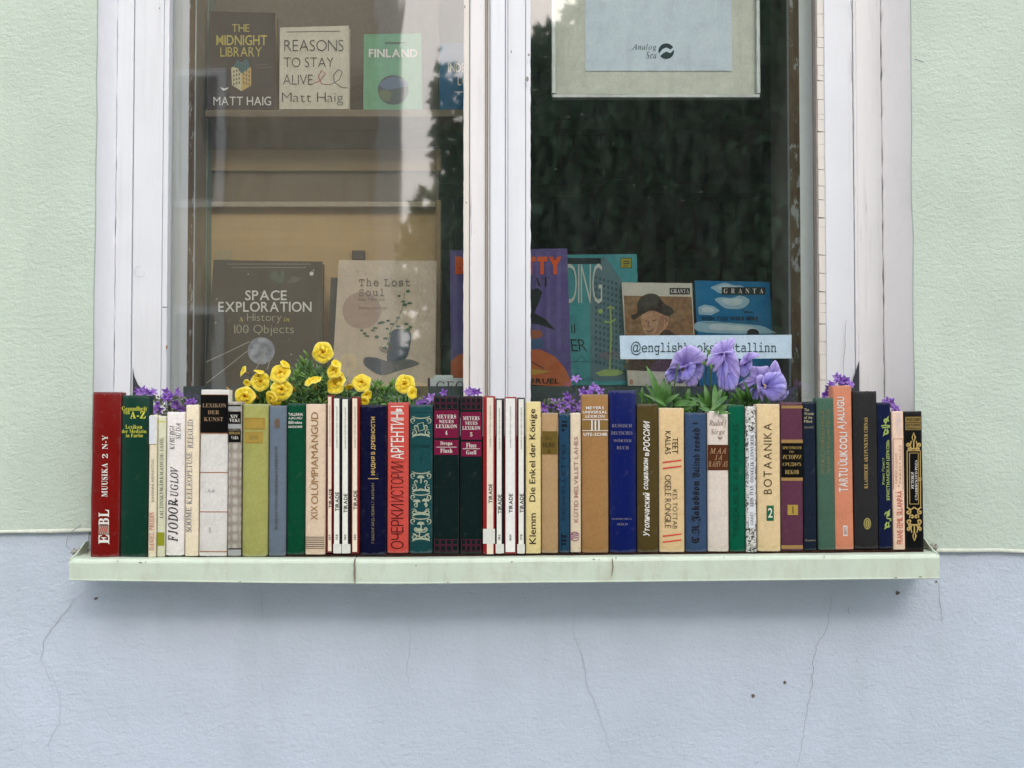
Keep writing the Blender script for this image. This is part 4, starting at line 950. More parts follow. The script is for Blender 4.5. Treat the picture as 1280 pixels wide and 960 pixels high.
pw = ink('pale_grey_ink', (206, 200, 194)); b.T('TARTU', 'S', (1049, 585, 1060.5, 614.5), 90, pw); b.T('ÜLIKOOLI', 'S', (1048, 540, 1060, 582), 90, pw); b.T('AJALUGU', 'S', (1047.5, 496, 1059.5, 537), 90, pw)
b.R((1054, 657, 1059.5, 670), pw, 'foot_label'); b.T('EESTI', 'S', (1055, 659, 1058.5, 668), 90, ink('rust_ink', (150, 96, 74)))
b = book(1067.5, 1098.4, 489, 686.2, c('charcoal_leatherette', (38, 38, 38), kind='paper', worn=.12), 'charcoal book lettered KLASSISCHE AKUPUNKTUR CHINAS in small gold', bulge=.05, tilt=-.2)
b.T('KLASSISCHE AKUPUNKTUR CHINAS', 'b', (1080.5, 522, 1085, 610.5), 90, gold); b.s.poly(b.o, 'medallion', disc(1084.2, 654.5, 4.6, 7.3, 20), ink('medal_gold', (150, 140, 84), .5), .0003); b.s.strokes(b.o, 'medallion_ring', [disc(1084.2, 654.5, 3, 5.3, 14)+[(1087.2, 654.5)], [(1084.2, 651), (1084.2, 658)]], .7, ink('medal_dark', (70, 64, 36)), .0005)
b = book(1098.4, 1115.6, 503, 685.8, c('ink_blue_cloth', (14, 24, 54), worn=.2), 'ink blue book with yellow green leaf motifs and Cyrillic lettering', bulge=.05, tilt=-.35)
lg = ink('leaf_green_ink', (150, 168, 92)); b.T('ХРИСТИАНСКАЯ ЦЕРКОВЬ', 'S', (1108.3, 550, 1113.3, 626), 90, lg); b.T('Рона Эрнст', 'b', (1103, 572, 1106.8, 606), 90, lg)
def motif(cx, cy, s_=1): return [[(cx-5*s_, cy), (cx, cy-1), (cx+6, cy-.3)], [(cx-4*s_, cy+2), (cx+6, cy+1.2)]]+[spiral(cx+1, cy-6, 2.0, 3.4, 1.5, .8, 9, s_), spiral(cx+1, cy+7, 2.0, 3.4, 4.2, .8, 9, s_)]+[[(cx, cy-2), (cx+3, cy-8), (cx+4.5, cy-12), (cx+1, cy-8), (cx, cy-2)], [(cx, cy+3), (cx-1, cy+8), (cx-3, cy+12), (cx+2, cy+9), (cx+3, cy+3)]]
b.s.strokes(b.o, 'leaf_motif', motif(1107.5, 532.5)+motif(1108.5, 649, -1), 1.5, lg)
b = book(1115.8, 1131.6, 514, 687, c('peach_paper', (222, 192, 168), kind='paper', worn=.15), 'narrow peach book lettered FRANS EEMIL SILLANPÄÄ in red', bulge=.04, tilt=-.3)
b.T('FRANS EEMIL SILLANPÄÄ', 's', (1119.5, 613.5, 1128.6, 680), 90, ink('brick_ink', (182, 84, 56))); b.RS([(1117, 548.3, 1129.5, 549), (1117, 548.3, 1117.7, 612), (1128.9, 548.3, 1129.5, 612)], ink('rust_ink', (150, 96, 74)), 'frame_line')
b.T('INIMESED SUVEÖÖS', 's', (1119.2, 566, 1122, 604), 90, ink('peach_brown_ink', (176, 134, 108))); b.T('PÄIKEST ELULE', 's', (1124, 556, 1127, 604), 90, ink('peach_brown_ink', (176, 134, 108)))
b.T('LOOMING', 's', (1120.5, 516, 1127.5, 545), 90, ink('peach_pale_ink', (206, 196, 196))); b.s.poly(b.o, 'dot', disc(1124, 607.5, .9, .9, 6), ink('rust_ink', (150, 96, 74)), .0004)
b = book(1131.8, 1155.2, 514, 687.2, c('jet_black_gloss', (10, 10, 11), kind='gloss', worn=.06), 'jet black book with gold baroque ornament at the right end of the row', bulge=.04, tilt=-.4)
b.R((1133, 521, 1152, 528), ink('gold_plate', (140, 118, 66), .45), 'gold_plate'); b.R((1133, 529, 1152, 537.5), ink('gold_plate', (140, 118, 66), .45), 'gold_plate')
b.T('РОССИЯ', 'S', (1134.5, 522.3, 1150.5, 526.7), 0, blk); b.T('ИСТОРИЯ', 'S', (1134, 530, 1151, 533), 0, blk); b.T('В РОМАНАХ', 'S', (1134, 534.2, 1151, 536.8), 0, blk)
S_ = []
gx = 1143
for sy, y0 in ((1, 541), (-1, 676)):
    S_ += [[(gx-2, y0+sy*6), (gx, y0), (gx+2, y0+sy*6), (gx, y0+sy*12), (gx-2, y0+sy*6)], [(gx-3, y0+sy*10), (gx-4.5, y0+sy*16), (gx-3, y0+sy*20), (gx+3, y0+sy*20), (gx+4.5, y0+sy*16), (gx+3, y0+sy*10)], [(gx, y0+sy*10), (gx, y0+sy*20)]]
    for s_ in (-1, 1): S_ += [spiral(gx+s_*6.5, y0+sy*15, .5, 2.6, .4, 1.2, 10, s_), spiral(gx+s_*5, y0+sy*20, .5, 2.4, 2.4, 1.1, 10, s_)]
for s_ in (-1, 1):
    S_ += [spiral(gx+s_*6, 652, .6, 3.4, 1, 1.2, 12, s_), spiral(gx+s_*7, 640, .6, 3.2, 3.4, 1.2, 12, s_), spiral(gx+s_*3, 646, .5, 3, 0, 1.1, 12, s_), [(gx+s_*9, 634), (gx+s_*4, 637), (gx, 634)]]
b.s.strokes(b.o, 'baroque_ornament', S_, 1.7, gold)
b.RS([(1134.3, 563, 1135.3, 634), (1137.3, 566, 1138, 630), (1150.7, 563, 1151.7, 634), (1148.3, 566, 1149, 630), (1134.3, 563, 1151.7, 563.9), (1137.3, 566, 1149, 566.6), (1137.3, 629.6, 1149, 630.3)], gold, 'gold_frame')
b.s.strokes(b.o, 'gold_rosette', [disc(1150.8, 599, 1.6, 2.2, 8)+[(1152.4, 599)]], .8, gold)
b.T('ИСТОКИ', 'b', (1139.3, 590, 1143, 611), 90, wht); b.T('СЛАВЯНСКОГО РОДА', 'b', (1144.2, 575, 1148, 625), 90, wht)

# ================================================================== things shown behind the panes
def smooth_closed(pts, k=3):
    n = len(pts); out = []
    for i in range(n):
        p0, p1, p2, p3 = (pts[(i+j-1) % n] for j in range(4))
        for s_ in range(k):
            t = s_/k; f = lambda a, b_, c_, d_: .5*((2*b_)+(-a+c_)*t+(2*a-5*b_+4*c_-d_)*t*t+(-a+3*b_-3*c_+d_)*t**3)
            out.append((f(p0[0], p1[0], p2[0], p3[0]), f(p0[1], p1[1], p2[1], p3[1])))
    return out
def shown(q, y, lean, rgb, label, th=.018, side=(196, 184, 150), zbase=None, kind='paper', mat=None):
    """a book standing face out; q = tl, tr, br, bl in photo pixels"""
    z0 = zbase if zbase is not None else P(640, q[2][1], y).z
    sf = Surf(y, lean=lean, z0=z0)
    pts = [sf.pt(a, b, 0) for a, b in q]; cen = (pts[2]+pts[3])/2
    o = thing('book', tuple(cen), label, 'book', 'books shown face out behind the panes'); sf.org = cen
    m = mat or c('cover_%d_%d_%d' % rgb, rgb, kind=kind, worn=.04)
    bk_ = Vector((0, th, -th*lean)); mb = MB(cen); t1 = .0012
    n_ = Vector((0, t1, 0))
    def slab(P4, a, d):
        A = [p+a for p in P4]; B = [p+a+d for p in P4]
        mb.add(A+B, [(0, 3, 2, 1), (4, 5, 6, 7), (0, 1, 5, 4), (1, 2, 6, 5), (2, 3, 7, 6), (3, 0, 4, 7)])
    slab(pts, Vector((0, 0, 0)), n_); slab(pts, bk_, n_)
    L = [pts[0], pts[0]+(pts[1]-pts[0])*.012, pts[3]+(pts[2]-pts[3])*.012, pts[3]]; slab(L, n_, bk_-n_)
    mb.build('cover', m, o)
    mb = MB(cen); cc = (pts[0]+pts[1]+pts[2]+pts[3])/4; ins = [p+(cc-p)*.025 for p in pts]; slab(ins, n_, bk_-n_)
    mb.build('page_block', c('pages_%d' % side[0], side, kind='paper', worn=0), o)
    b = Book(); b.o = o; b.s = sf
    b.T = lambda s, st, rect, rot=0, mat=None, **k: T(b.o, s, st, rect, rot, mat, b.s, **k)
    b.R = lambda rect, mat, name='label', off=.0003: b.s.rect(b.o, name, rect, mat, off)
    b.RS = lambda rs, mat, name='stripe', off=.0003: b.s.rects(b.o, name, rs, mat, off)
    b.P = lambda pts, mat, name='picture', off=.0003: b.s.poly(b.o, name, smooth_closed(pts, 4) if 6 < len(pts) < 18 and 'building' not in name and 'pumpkin' not in name else pts, mat, off)
    b.S = lambda lines, w_, mat, name='line_drawing', off=.0006: b.s.strokes(b.o, name, lines, w_, mat, off)
    return b
zsh_ = P(640, 137, .26).z
b = shown([(263, 14), (344, 16), (345, 136.5), (259, 136.5)], .262, .06, (66, 58, 54), 'dark brown book THE MIDNIGHT LIBRARY on the upper shelf, leftmost', side=(206, 178, 112), th=.028)
ye = ink('olive_yellow_ink', (192, 176, 84)); cw = ink('cover_white', (226, 222, 212))
b.T('THE', 's', (290, 30.5, 312, 40), 0, ye); b.T('MIDNIGHT', 's', (270.5, 44, 334, 57), 0, ye, off=.014, skew=.0); b.T('LIBRARY', 's', (275.5, 59, 327.5, 71), 0, ye); b.T('MATT HAIG', 's', (267, 121, 339, 132), 0, cw)
b.P([(289, 85), (302, 78), (302, 114), (290, 106.5)], ink('house_cream', (206, 196, 160)), 'house_picture'); b.P([(302, 78), (314, 85), (314, 107), (302, 114)], ink('house_gold', (200, 170, 100)), 'house_picture')
b.RS([(291.5+i*3.4, 88+j*5.2-i*.9, 293.3+i*3.4, 91+j*5.2-i*.9) for i in range(3) for j in range(4)]+[(304+i*3.4, 86+j*5.2+i*1.2, 305.6+i*3.4, 89+j*5.2+i*1.2) for i in range(3) for j in range(4)], ink('house_window', (110, 100, 84)), 'house_windows', .0005)
b.P([(292, 83), (297, 75), (302, 79), (308, 74), (312, 84), (307, 88), (302, 92), (298, 86)], ink('smoke_teal', (62, 100, 104)), 'smoke_picture', .0005)
b.P([(275, 109), (281, 110.5), (286, 109), (284, 112), (279, 113.5)], cw); b.S([[(266, 86), (282, 86)], [(266, 89), (283, 89)], [(319, 82), (336, 80)], [(319, 85), (340, 84)]], .7, ink('faint_print', (112, 102, 94)))
b = shown([(350, 34.5), (436, 32), (436, 136.5), (349, 136.5)], .255, .05, (206, 200, 178), 'cream book REASONS TO STAY ALIVE with a drawn pink loop, on the upper shelf', side=(170, 150, 110))
bl_ = ink('thin_black', (58, 56, 54))
for s_, r_ in (('REASONS', (355.5, 50, 429.5, 64)), ('TO STAY', (355, 72, 417, 84)), ('ALIVE', (354, 93.5, 391, 106)), ('Matt Haig', (352.5, 116, 429, 131.5))): b.T(s_, 's', r_, 0, bl_, off=-.018)
b.S([[(391, 104.5), (400, 101), (407, 92), (402, 88), (398, 96), (402, 105), (413, 106)]], 1.1, ink('loop_pink', (186, 92, 92))); b.S([[(413, 106), (424, 100), (428, 90), (423, 87), (417, 94), (418, 103), (426, 109), (435, 110)]], 1.1, ink('loop_grey', (110, 92, 98)))
b.S([[(358, 40), (425, 39)]], .8, ink('loop_grey', (110, 92, 98)))
b = shown([(455, 43), (526, 41.5), (527.5, 137), (454, 137)], .262, .05, (112, 166, 128), 'green guide FINLAND with a round landscape picture, on the upper shelf')
b.T('FINLAND', 'S', (461, 61.5, 522, 72), 0, cw, off=.004); b.S([[(481, 53.5), (507, 53)], [(481, 55), (502, 54.5)]], .8, bl_)
b.P(disc(491.5, 112.5, 19.3, 18.6, 30), ink('landscape_dark', (58, 72, 66)), 'round_picture', .0003); b.P([(474, 106), (482, 99), (494, 96), (505, 100), (510, 107), (497, 110), (484, 112)], ink('landscape_lake', (86, 104, 128)), 'round_picture', .0005); b.P([(473, 114), (482, 112), (490, 116), (487, 127), (480, 126), (474, 120)], ink('landscape_moss', (94, 102, 60)), 'round_picture', .0006)
b = shown([(549, 54), (604, 53), (604, 137), (549.5, 137)], .255, .05, (18, 92, 138), 'blue book lettered INDE, half hidden by the middle posts, on the upper shelf')
b.T('INDE', 'S', (560, 79, 581.5, 90.5), 0, cw, off=-.01); b.T('LO', 'S', (572, 96, 586, 107), 0, cw, off=-.01); b.S([[(568, 115), (585, 115)]], .8, cw)

zr = zl
b = shown([(267, 325), (403, 327), (401.5, 486), (256, 486)], .245, .07, (80, 74, 62), 'large dark book SPACE EXPLORATION with a satellite, standing on the ledge at left', th=.025)
b.T('SPACE', 's', (306.5, 363, 358.5, 375.5), 0, cw, off=.012); b.T('EXPLORATION', 's', (273, 377.2, 389.5, 390), 0, cw, off=.012)
b.T('A', 'b', (299, 396, 304.5, 402), 0, ye); b.T('History', 's', (309, 391.8, 352, 404.5), 0, ink('khaki_ink', (178, 172, 142)), off=-.012); b.T('in', 'i', (355, 396.3, 362, 402), 0, ye, off=.01); b.T('100 Objects', 's', (293, 406, 367.5, 420), 0, ink('khaki_ink', (178, 172, 142)), off=-.012)
m = NT('satellite_metal'); m.col(m.ramp(m.noise(70, 5), [(.35, srgb(112, 118, 128)), (.65, srgb(176, 180, 188))])); m.set(Roughness=.5)
b.P(disc(326.5, 438.5, 17, 17, 32), m.m, 'satellite_picture'); b.S([[(256.5, 453), (285, 440), (312, 427)], [(258, 479), (285, 458), (309, 439)], [(319, 463), (325, 452), (334, 434)], [(334, 462), (339, 447)]], 1.1, ink('antenna_grey', (168, 160, 144)))
b.P([(337, 345), (344, 352), (352, 354), (356, 346), (353, 336), (349, 346), (345, 338)], ink('nebula_green', (84, 96, 76)), 'nebula_picture'); b.P([(358, 354), (366, 345), (378, 348), (370, 353)], ink('nebula_grey', (104, 96, 86)), 'nebula_picture')
for _ in range(46): sx_, sy_ = R.uniform(264, 398), R.uniform(336, 470); r_ = R.choice((.4, .5, .6, 1.0)); b.P(disc(sx_, sy_, r_, r_, 5), ink('star_white', (190, 184, 168)), 'star', .0004) if _ < 22 else None
b.P(disc(389.5, 342, 2.6, 2.6, 10), ink('star_bright', (214, 212, 204)), 'star', .0004)
b.RS([(284+i*3.1, 329.5+.2*(i % 2), 286.4+i*3.1, 330.6) for i in range(34)]+[(290+i*3.1, 334, 292.3+i*3.1, 335) for i in range(30)], ink('tiny_print', (150, 144, 126)), 'small_print')
b = shown([(413.5, 347), (430, 347), (424, 486), (409, 486)], .262, .05, (84, 84, 80), 'narrow grey book edge just left of the cream book with the chair', th=.02)
b = shown([(423.5, 325), (545.5, 326), (543.5, 486), (414.5, 486)], .238, .05, (206, 188, 164), 'cream picture book The Lost Soul with a dark chair and climbing leaves')
st_ = ink('stone_ink', (122, 112, 100)); b.T('The Lost', 'm', (449, 348, 513, 358), 0, st_, off=.004, track=.1); b.T('Soul', 'm', (449, 361, 480.5, 370.5), 0, st_, off=.004, track=.1); b.T('Olga Tokarczuk', 's', (448, 372.5, 482, 376.6), 0, st_); b.T('Joanna Concejo', 's', (448, 383, 484, 387), 0, st_)
sl_ = ink('slate_blue_print', (70, 80, 92)); b.P(disc(452, 388, 24, 23, 28), ink('pinkish_disc', (176, 152, 136)), 'pale_disc'); b.P([(490, 414), (500, 411), (512, 414), (514, 424), (509, 446), (500, 450), (484, 451), (487, 428)], sl_, 'chair_picture', .0005)
b.P([(456, 447), (470, 447), (486, 451.5), (508, 448.5), (524, 455), (500, 463), (476, 469), (456, 457)], ink('rug_grey', (112, 108, 104)), 'rug_picture', .0004); b.P([(456, 447), (470, 447), (476, 452), (476, 469), (456, 457)], sl_, 'rug_picture', .0006)
b.S([[(478+i*4, 466-i*1.2), (486+i*4, 451-i*.2)] for i in range(8)], .6, ink('rug_line', (84, 82, 80)), 'hatching', .0006)
gl_ = ink('leaf_print_green', (84, 112, 88)); F_ = []
for cx, cy in ((504, 377), (512, 379), (506, 381), (499, 370), (510, 364), (498, 397), (485, 401), (469, 410), (475, 404), (478, 403), (466, 413), (484, 411), (488, 417), (482, 423), (487, 430), (508, 405), (513, 409), (510, 412), (498, 408), (490, 405), (452, 413), (459, 420), (456, 417), (503, 413), (471, 421), (481, 435)): F_.append(disc(cx, cy, R.uniform(2, 3.6), R.uniform(1.3, 2.2), 7, R.random()))
pts = []; fs = []
for d_ in F_: k = len(pts); pts += d_; fs.append(tuple(range(k, k+len(d_))))
b.s.decal(b.o, 'leaves_picture', pts, fs, gl_, .0008)
b.S([[(486, 446), (486, 425), (489, 410), (497, 400), (503, 385), (506, 366)]], .7, gl_)
b.S([spiral(476+i*3.2, 439-abs(2-i)*1.5, 1, 3.2, i, 1.3, 8) for i in range(5)], .8, ink('sepia_print', (112, 92, 78)))

b = shown([(562.5, 313), (709, 310.5), (714.5, 485), (563.5, 471.5)], .225, .05, (98, 84, 140), 'purple picture book with orange lettering and a pumpkin, half behind the middle posts', kind='paper')
b.RS([(566+i*13, 314, 571+i*13, 437) for i in range(11)], ink('purple_stripe', (106, 92, 150)), 'stripe', .0002)
og = ink('orange_paint', (222, 90, 34)); b.T('BAD', 'S', (569, 320.5, 618, 343), 0, og, off=.045); b.T('KITTY', 'S', (634, 321, 702, 343), 0, og, off=.045)
b.T('CAT', 'b', (656, 346, 686.5, 358), 0, blk, off=-.01)
b.P([(563.5, 471.5), (563.4, 452), (572, 444), (590, 439), (640, 436), (676, 437), (694, 446), (706, 460), (713.5, 476), (714.5, 485)], ink('pumpkin_orange', (188, 100, 58)), 'pumpkin_picture'); b.P([(640, 462), (664, 461), (690, 464.5), (676, 467), (650, 471)], ink('pumpkin_yellow', (188, 152, 62)), 'pumpkin_picture', .0006)
b.S([[(650, 455), (664, 452), (680, 461)], [(590, 470), (600, 450), (615, 440)]], 1.3, ink('pumpkin_dark', (96, 56, 50)))
hat = ink('hat_black', (30, 28, 34)); b.P([(652, 396), (664, 362), (672, 360), (678, 365), (673, 380), (667, 392)], hat, 'hat_picture', .0005); b.P([(640, 398), (667, 391), (682, 399), (695, 413), (676, 406), (656, 403)], hat, 'hat_picture', .0007)
b.P([(655, 425), (676, 424), (681, 429), (677, 434), (664, 437), (655, 436)], ink('scarf_blue', (66, 96, 134)), 'scarf_picture', .0005); b.P([(655, 415), (664, 412), (676, 413), (679, 419), (672, 423), (660, 424)], ink('scarf_orange', (160, 90, 62)), 'scarf_picture', .0005)
b.T('NICK BRUEL', 's', (628, 473, 699, 479.5), 0, blk, off=.012)
b = shown([(700, 318.5), (796, 317.5), (801, 481.5), (705, 481.5)], .25, .05, (72, 148, 152), 'turquoise book lettered DING above a drawn street of tall buildings')
b.P([(738, 386), (741, 335), (755, 319.5), (765, 333), (778, 353), (787, 400), (787, 476), (738, 476)], ink('tower_grey', (92, 118, 124)), 'building_picture', .0003)
b.RS([(744+i*5, 345+j*7.5+i*1.5, 746.4+i*5, 349+j*7.5+i*1.5) for i in range(8) for j in range(15) if 345+j*7.5+i*1.5 > 322+max(0, (744+i*5-752))*1.45+4 and 349+j*7.5+i*1.5 < 474], ink('tower_window', (62, 82, 92)), 'building_windows', .0005)
b.RS([(706, 322.5, 751, 330)], ink('shadow_black', (34, 44, 48)), 'letter_shadow', .0004); b.T('DING', 'S', (708.5, 329.5, 752.5, 379.5), 0, ink('letter_pale', (196, 204, 192)), off=-.035)
b.S([[(714.5, 406), (715, 417)], [(718, 405), (718.5, 417)]], 1.4, hat); b.T('ER', 's', (713, 424, 734, 439), 0, ink('shadow_black', (34, 44, 48)), off=-.01, skew=-.15)
yg_ = ink('lamp_yellow_green', (150, 176, 104)); b.P([(744, 466), (755, 462), (772, 462), (781, 466), (770, 470), (750, 470)], yg_, 'tree_picture', .0006); b.S([[(763, 383), (764, 420), (762, 464)], [(755, 402), (762, 403), (770, 399)], [(759, 385), (763, 383), (768, 386)]], 2.2, yg_); b.P(disc(750.5, 389, 3, 3, 10), yg_, 'lamp_picture', .0006)
b.S([spiral(752+i*4.5, 446-(i % 2)*4, .6, 4, i*1.7, 1.2, 9) for i in range(7)], 1.0, ink('shrub_pink', (138, 112, 118)))
b.S([[(715, 452), (783, 453)], [(716, 446), (720, 452), (726, 444), (733, 452), (740, 446)]], .9, ink('sea_line', (52, 104, 112))); b.T('EL', 's', (719, 466, 727, 470.5), 0, ink('sea_line', (52, 104, 112))); b.T('DEATH', 's', (718, 472, 741, 476.5), 0, ink('sea_line', (52, 104, 112)))
b.R((775.5, 322.3, 789.8, 335.3), ink('badge_dark', (70, 74, 44)), 'badge'); b.RS([(776.5, 323.3, 788.8, 334.3)], ink('badge_yellow', (156, 152, 48)), 'badge', .0005); b.RS([(779, 326, 786.5, 327.3), (779, 329, 787, 330.3), (779, 332, 785, 333)], hat, 'badge_print', .0007)
wc = (206, 202, 186)
b = shown([(777, 353), (865, 354), (871, 483), (785, 482)], .235, .05, wc, 'white bordered GRANTA magazine with a portrait of a man in a dark hat')
b.P([(779.8, 369.5), (864.3, 371), (869.7, 464), (783.4, 463)], plain('photo_brown', srgb(146, 110, 76), .6, 0, .22), 'portrait')
b.R((837, 360, 862.3, 368), hat, 'name_label'); b.T('GRANTA', 'b', (838.5, 361.5, 861, 366.6), 0, cw)
sk = plain('portrait_skin', srgb(186, 144, 112), .6, 0, .16); b.P([(802, 394), (815, 388), (830, 393), (836, 396), (835, 405), (829, 414), (821, 420), (811, 420), (805, 414), (802, 404)], sk, 'portrait_face', .0005)
b.P([(789, 394), (796, 391), (797, 379), (802, 371), (812, 367), (822, 369), (829, 378), (841, 386), (841.5, 392), (833, 395), (816, 388), (803, 393), (792, 400)], plain('hat_brown', srgb(66, 50, 44), .6, 0, .25), 'portrait_hat', .0008)
b.P([(787, 449), (795, 432), (808, 422), (818, 425), (832, 412), (850, 424), (862, 449), (868, 463), (785, 462)], plain('suit_brown', srgb(84, 62, 52), .6, 0, .25), 'portrait_coat', .0006); b.P([(812, 421), (822, 419), (828, 424), (818, 432)], cw, 'portrait_collar', .0007)
b.S([[(806, 402), (809, 401)], [(815, 401), (820, 400)], [(811, 402), (810, 408), (813, 409)], [(807, 413), (812, 414.5), (817, 412)], [(831, 397), (833, 401), (831, 405)]], 1.0, ink('portrait_line', (98, 66, 52)), 'portrait_features', .0010)
b.P([(824, 396), (830, 394), (830, 408), (822, 417), (818, 419), (822, 408)], ink('portrait_shade', (160, 116, 88)), 'portrait_cheek', .0007)
b.T('0', 'b', (787.3, 474.3, 790.8, 479.8), 0, red)
b = shown([(868.5, 350.5), (962, 352.5), (968, 482), (874, 482)], .24, .05, (14, 108, 156), 'blue GRANTA magazine WISH YOU WERE HERE with clouds', side=(150, 140, 110))
for pts_ in ([(889, 359), (897, 355), (906, 354), (918, 356), (926, 357), (930, 361), (917, 368), (900, 367), (893, 363)], [(893, 374), (902, 371), (914, 372), (925, 370), (936, 374), (934, 381), (925, 386), (908, 385), (900, 381)], [(872, 384), (880, 381), (892, 383), (900, 389), (890, 394), (874, 393)], [(870, 404), (890, 402), (920, 405), (950, 407), (964, 413), (965, 417), (900, 416), (871, 414)]):
    b.P([(x_+R.uniform(-.6, .6), y_+R.uniform(-.6, .6)) for x_, y_ in pts_], ink('cloud_print', (150, 186, 200)), 'cloud_picture', .0003)
    cx_ = sum(p[0] for p in pts_)/len(pts_); cy_ = sum(p[1] for p in pts_)/len(pts_); b.P([(cx_+(x_-cx_)*.62, cy_+(y_-cy_)*.55-.4) for x_, y_ in pts_], ink('cloud_print_light', (188, 208, 212)), 'cloud_picture', .0005)
b.R((902, 359, 956.5, 368.3), hat, 'name_label', .0008); b.T('GRANTA', 'b', (904.5, 360.7, 954, 366.8), 0, cw, track=.5, off=-.005)
b.T('WISH YOU WERE HERE', 'S', (876.5, 395.5, 947.5, 400.5), 0, ink('deep_navy_ink', (8, 18, 38)), track=.04); b.RS([(878, 403, 952, 403.7)], ink('sea_line', (52, 104, 112))); b.S([[(928, 387.5), (934, 390), (941, 390.2)], [(930, 391), (936, 389.5)]], 1.1, hat)
b.P([(933, 419), (935, 413), (941, 411), (947, 413), (950, 420), (952, 430), (930, 430)], hat, 'figure_picture', .0006)

# framed print hanging behind the right pane
def Bx(o, name, x0, x1, t, bt, y0, y1, mat, parent, bev=0):
    mb = MB(o); mb.box(X(x0, y0, 60), X(x1, y0, 60), y0, y1, Z(bt, y0), Z(t, y0), bev=bev); return mb.build(name, mat, parent)
fr = thing('framed_print', tuple(P(820, 122, .19)), 'framed pale blue print with the words Analog Sea hanging behind the right pane', 'framed print'); fo = fr.location
silver = NT('silver_frame'); silver.col(silver.ramp(silver.noise(50, 4, .6, silver.map((.3, 1, .3))), [(.3, (.45, .48, .46, 1)), (.7, (.75, .78, .76, 1))])); silver.set(Roughness=.38, Metallic=.55); silver = silver.m
Bx(fo, 'frame_rail', 690, 949.8, 117.3, 122, .178, .195, silver, fr, .001); Bx(fo, 'frame_rail', 689.5, 695.3, -300, 117, .178, .195, silver, fr, .001); Bx(fo, 'frame_rail', 945.5, 950.5, -300, 117, .178, .195, silver, fr, .001)
Bx(fo, 'frame_rail', 690, 949.8, -305, -300, .178, .195, silver, fr, .001)
Bx(fo, 'mount', 695, 946, -300, 117.6, .187, .192, c('sage_mount', (226, 228, 212), kind='paper', worn=0), fr)
Bx(fo, 'print', 731.5, 915, -280, 88.5, .1855, .1868, c('pale_blue_print', (228, 243, 254), kind='paper', worn=0), fr)
sfp = Surf(.1855, org=fo); di = ink('dusk_ink', (44, 60, 70))
T(fr, 'Analog', 'i', (789.5, 54.8, 820.5, 64.5), 0, di, sfp, 'lettering'); T(fr, 'Sea', 'i', (807.5, 64.5, 820.5, 73.3), 0, di, sfp, 'lettering')
sfp.poly(fr, 'emblem', disc(832.8, 64, 9.8, 9.8, 30), di, .0004); sfp.poly(fr, 'emblem_wave', [(823, 68), (828, 61.5), (833, 59.5), (838, 62), (842.6, 58.5), (842.6, 62), (838, 66.5), (833, 64.5), (829, 66.5), (824.5, 71)], plain('emblem_pale', srgb(228, 243, 254)), .0007)
# sticker on the pane
stk = thing('sticker', tuple(P(882, 449, .1205)), 'pale blue strip sticker reading @englishbookshoptallinn on the right pane', 'sticker')
mb = MB(stk.location); q = [P(774.5, 419.5, .1205), P(989.5, 418.5, .1205), P(989.5, 448, .1205), P(775.5, 449, .1205)]
mb.add(q+[p+Vector((0, .0006, 0)) for p in q], [(0, 3, 2, 1), (4, 5, 6, 7), (0, 1, 5, 4), (1, 2, 6, 5), (2, 3, 7, 6), (3, 0, 4, 7)]); mb.build('sticker_sheet', c('sticker_blue', (182, 203, 216), kind='paper', worn=0), stk)
T(stk, '@englishbookshoptallinn', 'm', (788.5, 426.8, 970.5, 444), 0, ink('teal_black_ink', (48, 66, 72)), Surf(.1205, org=stk.location), 'lettering', track=-.01)
# GEO box, price card, clip
ge = thing('magazine_box', tuple(P(560, 496, .15)), 'small pale grey holder lettered GEO at the foot of the middle posts', 'magazine holder'); go = ge.location
Bx(go, 'board', 538.5, 590, 472.5, 499, .15, .17, c('pale_grey_card', (205, 214, 211), kind='paper', worn=0), ge); Bx(go, 'board', 543.5, 566.5, 468.8, 474, .154, .168, c('pale_grey_card', (205, 214, 211), kind='paper', worn=0), ge); Bx(go, 'side', 535.6, 538.3, 472.5, 499, .151, .17, ink('wine_card', (86, 36, 60)), ge)
T(ge, 'GEO', 'r', (545, 476.5, 580, 490.5), 0, ink('mauve_grey_ink', (92, 76, 92)), Surf(.15, org=go), 'lettering', off=.006)
o = Bx(P(281, 324, .33), 'price_card', 272.5, 291, 312.5, 324.5, .3325, .3335, ink('card_tan', (176, 162, 124)), None); tag(o, 'small pale card on the tan panel above the dark space book', 'card')
o = Bx(P(448, 324, .33), 'clip', 441, 457, 313, 324.5, .325, .333, ink('clip_grey', (84, 78, 72)), None, .001); tag(o, 'small grey clip on the tan panel above the cream picture book', 'clip')
o = Bx(P(495, 505, .0), 'plant_tag', 488, 501, 494.8, 512, .0, .0008, ink('tag_white', (186, 204, 198)), None); tag(o, 'small white plant tag sticking up behind the coral red book', 'plant tag')

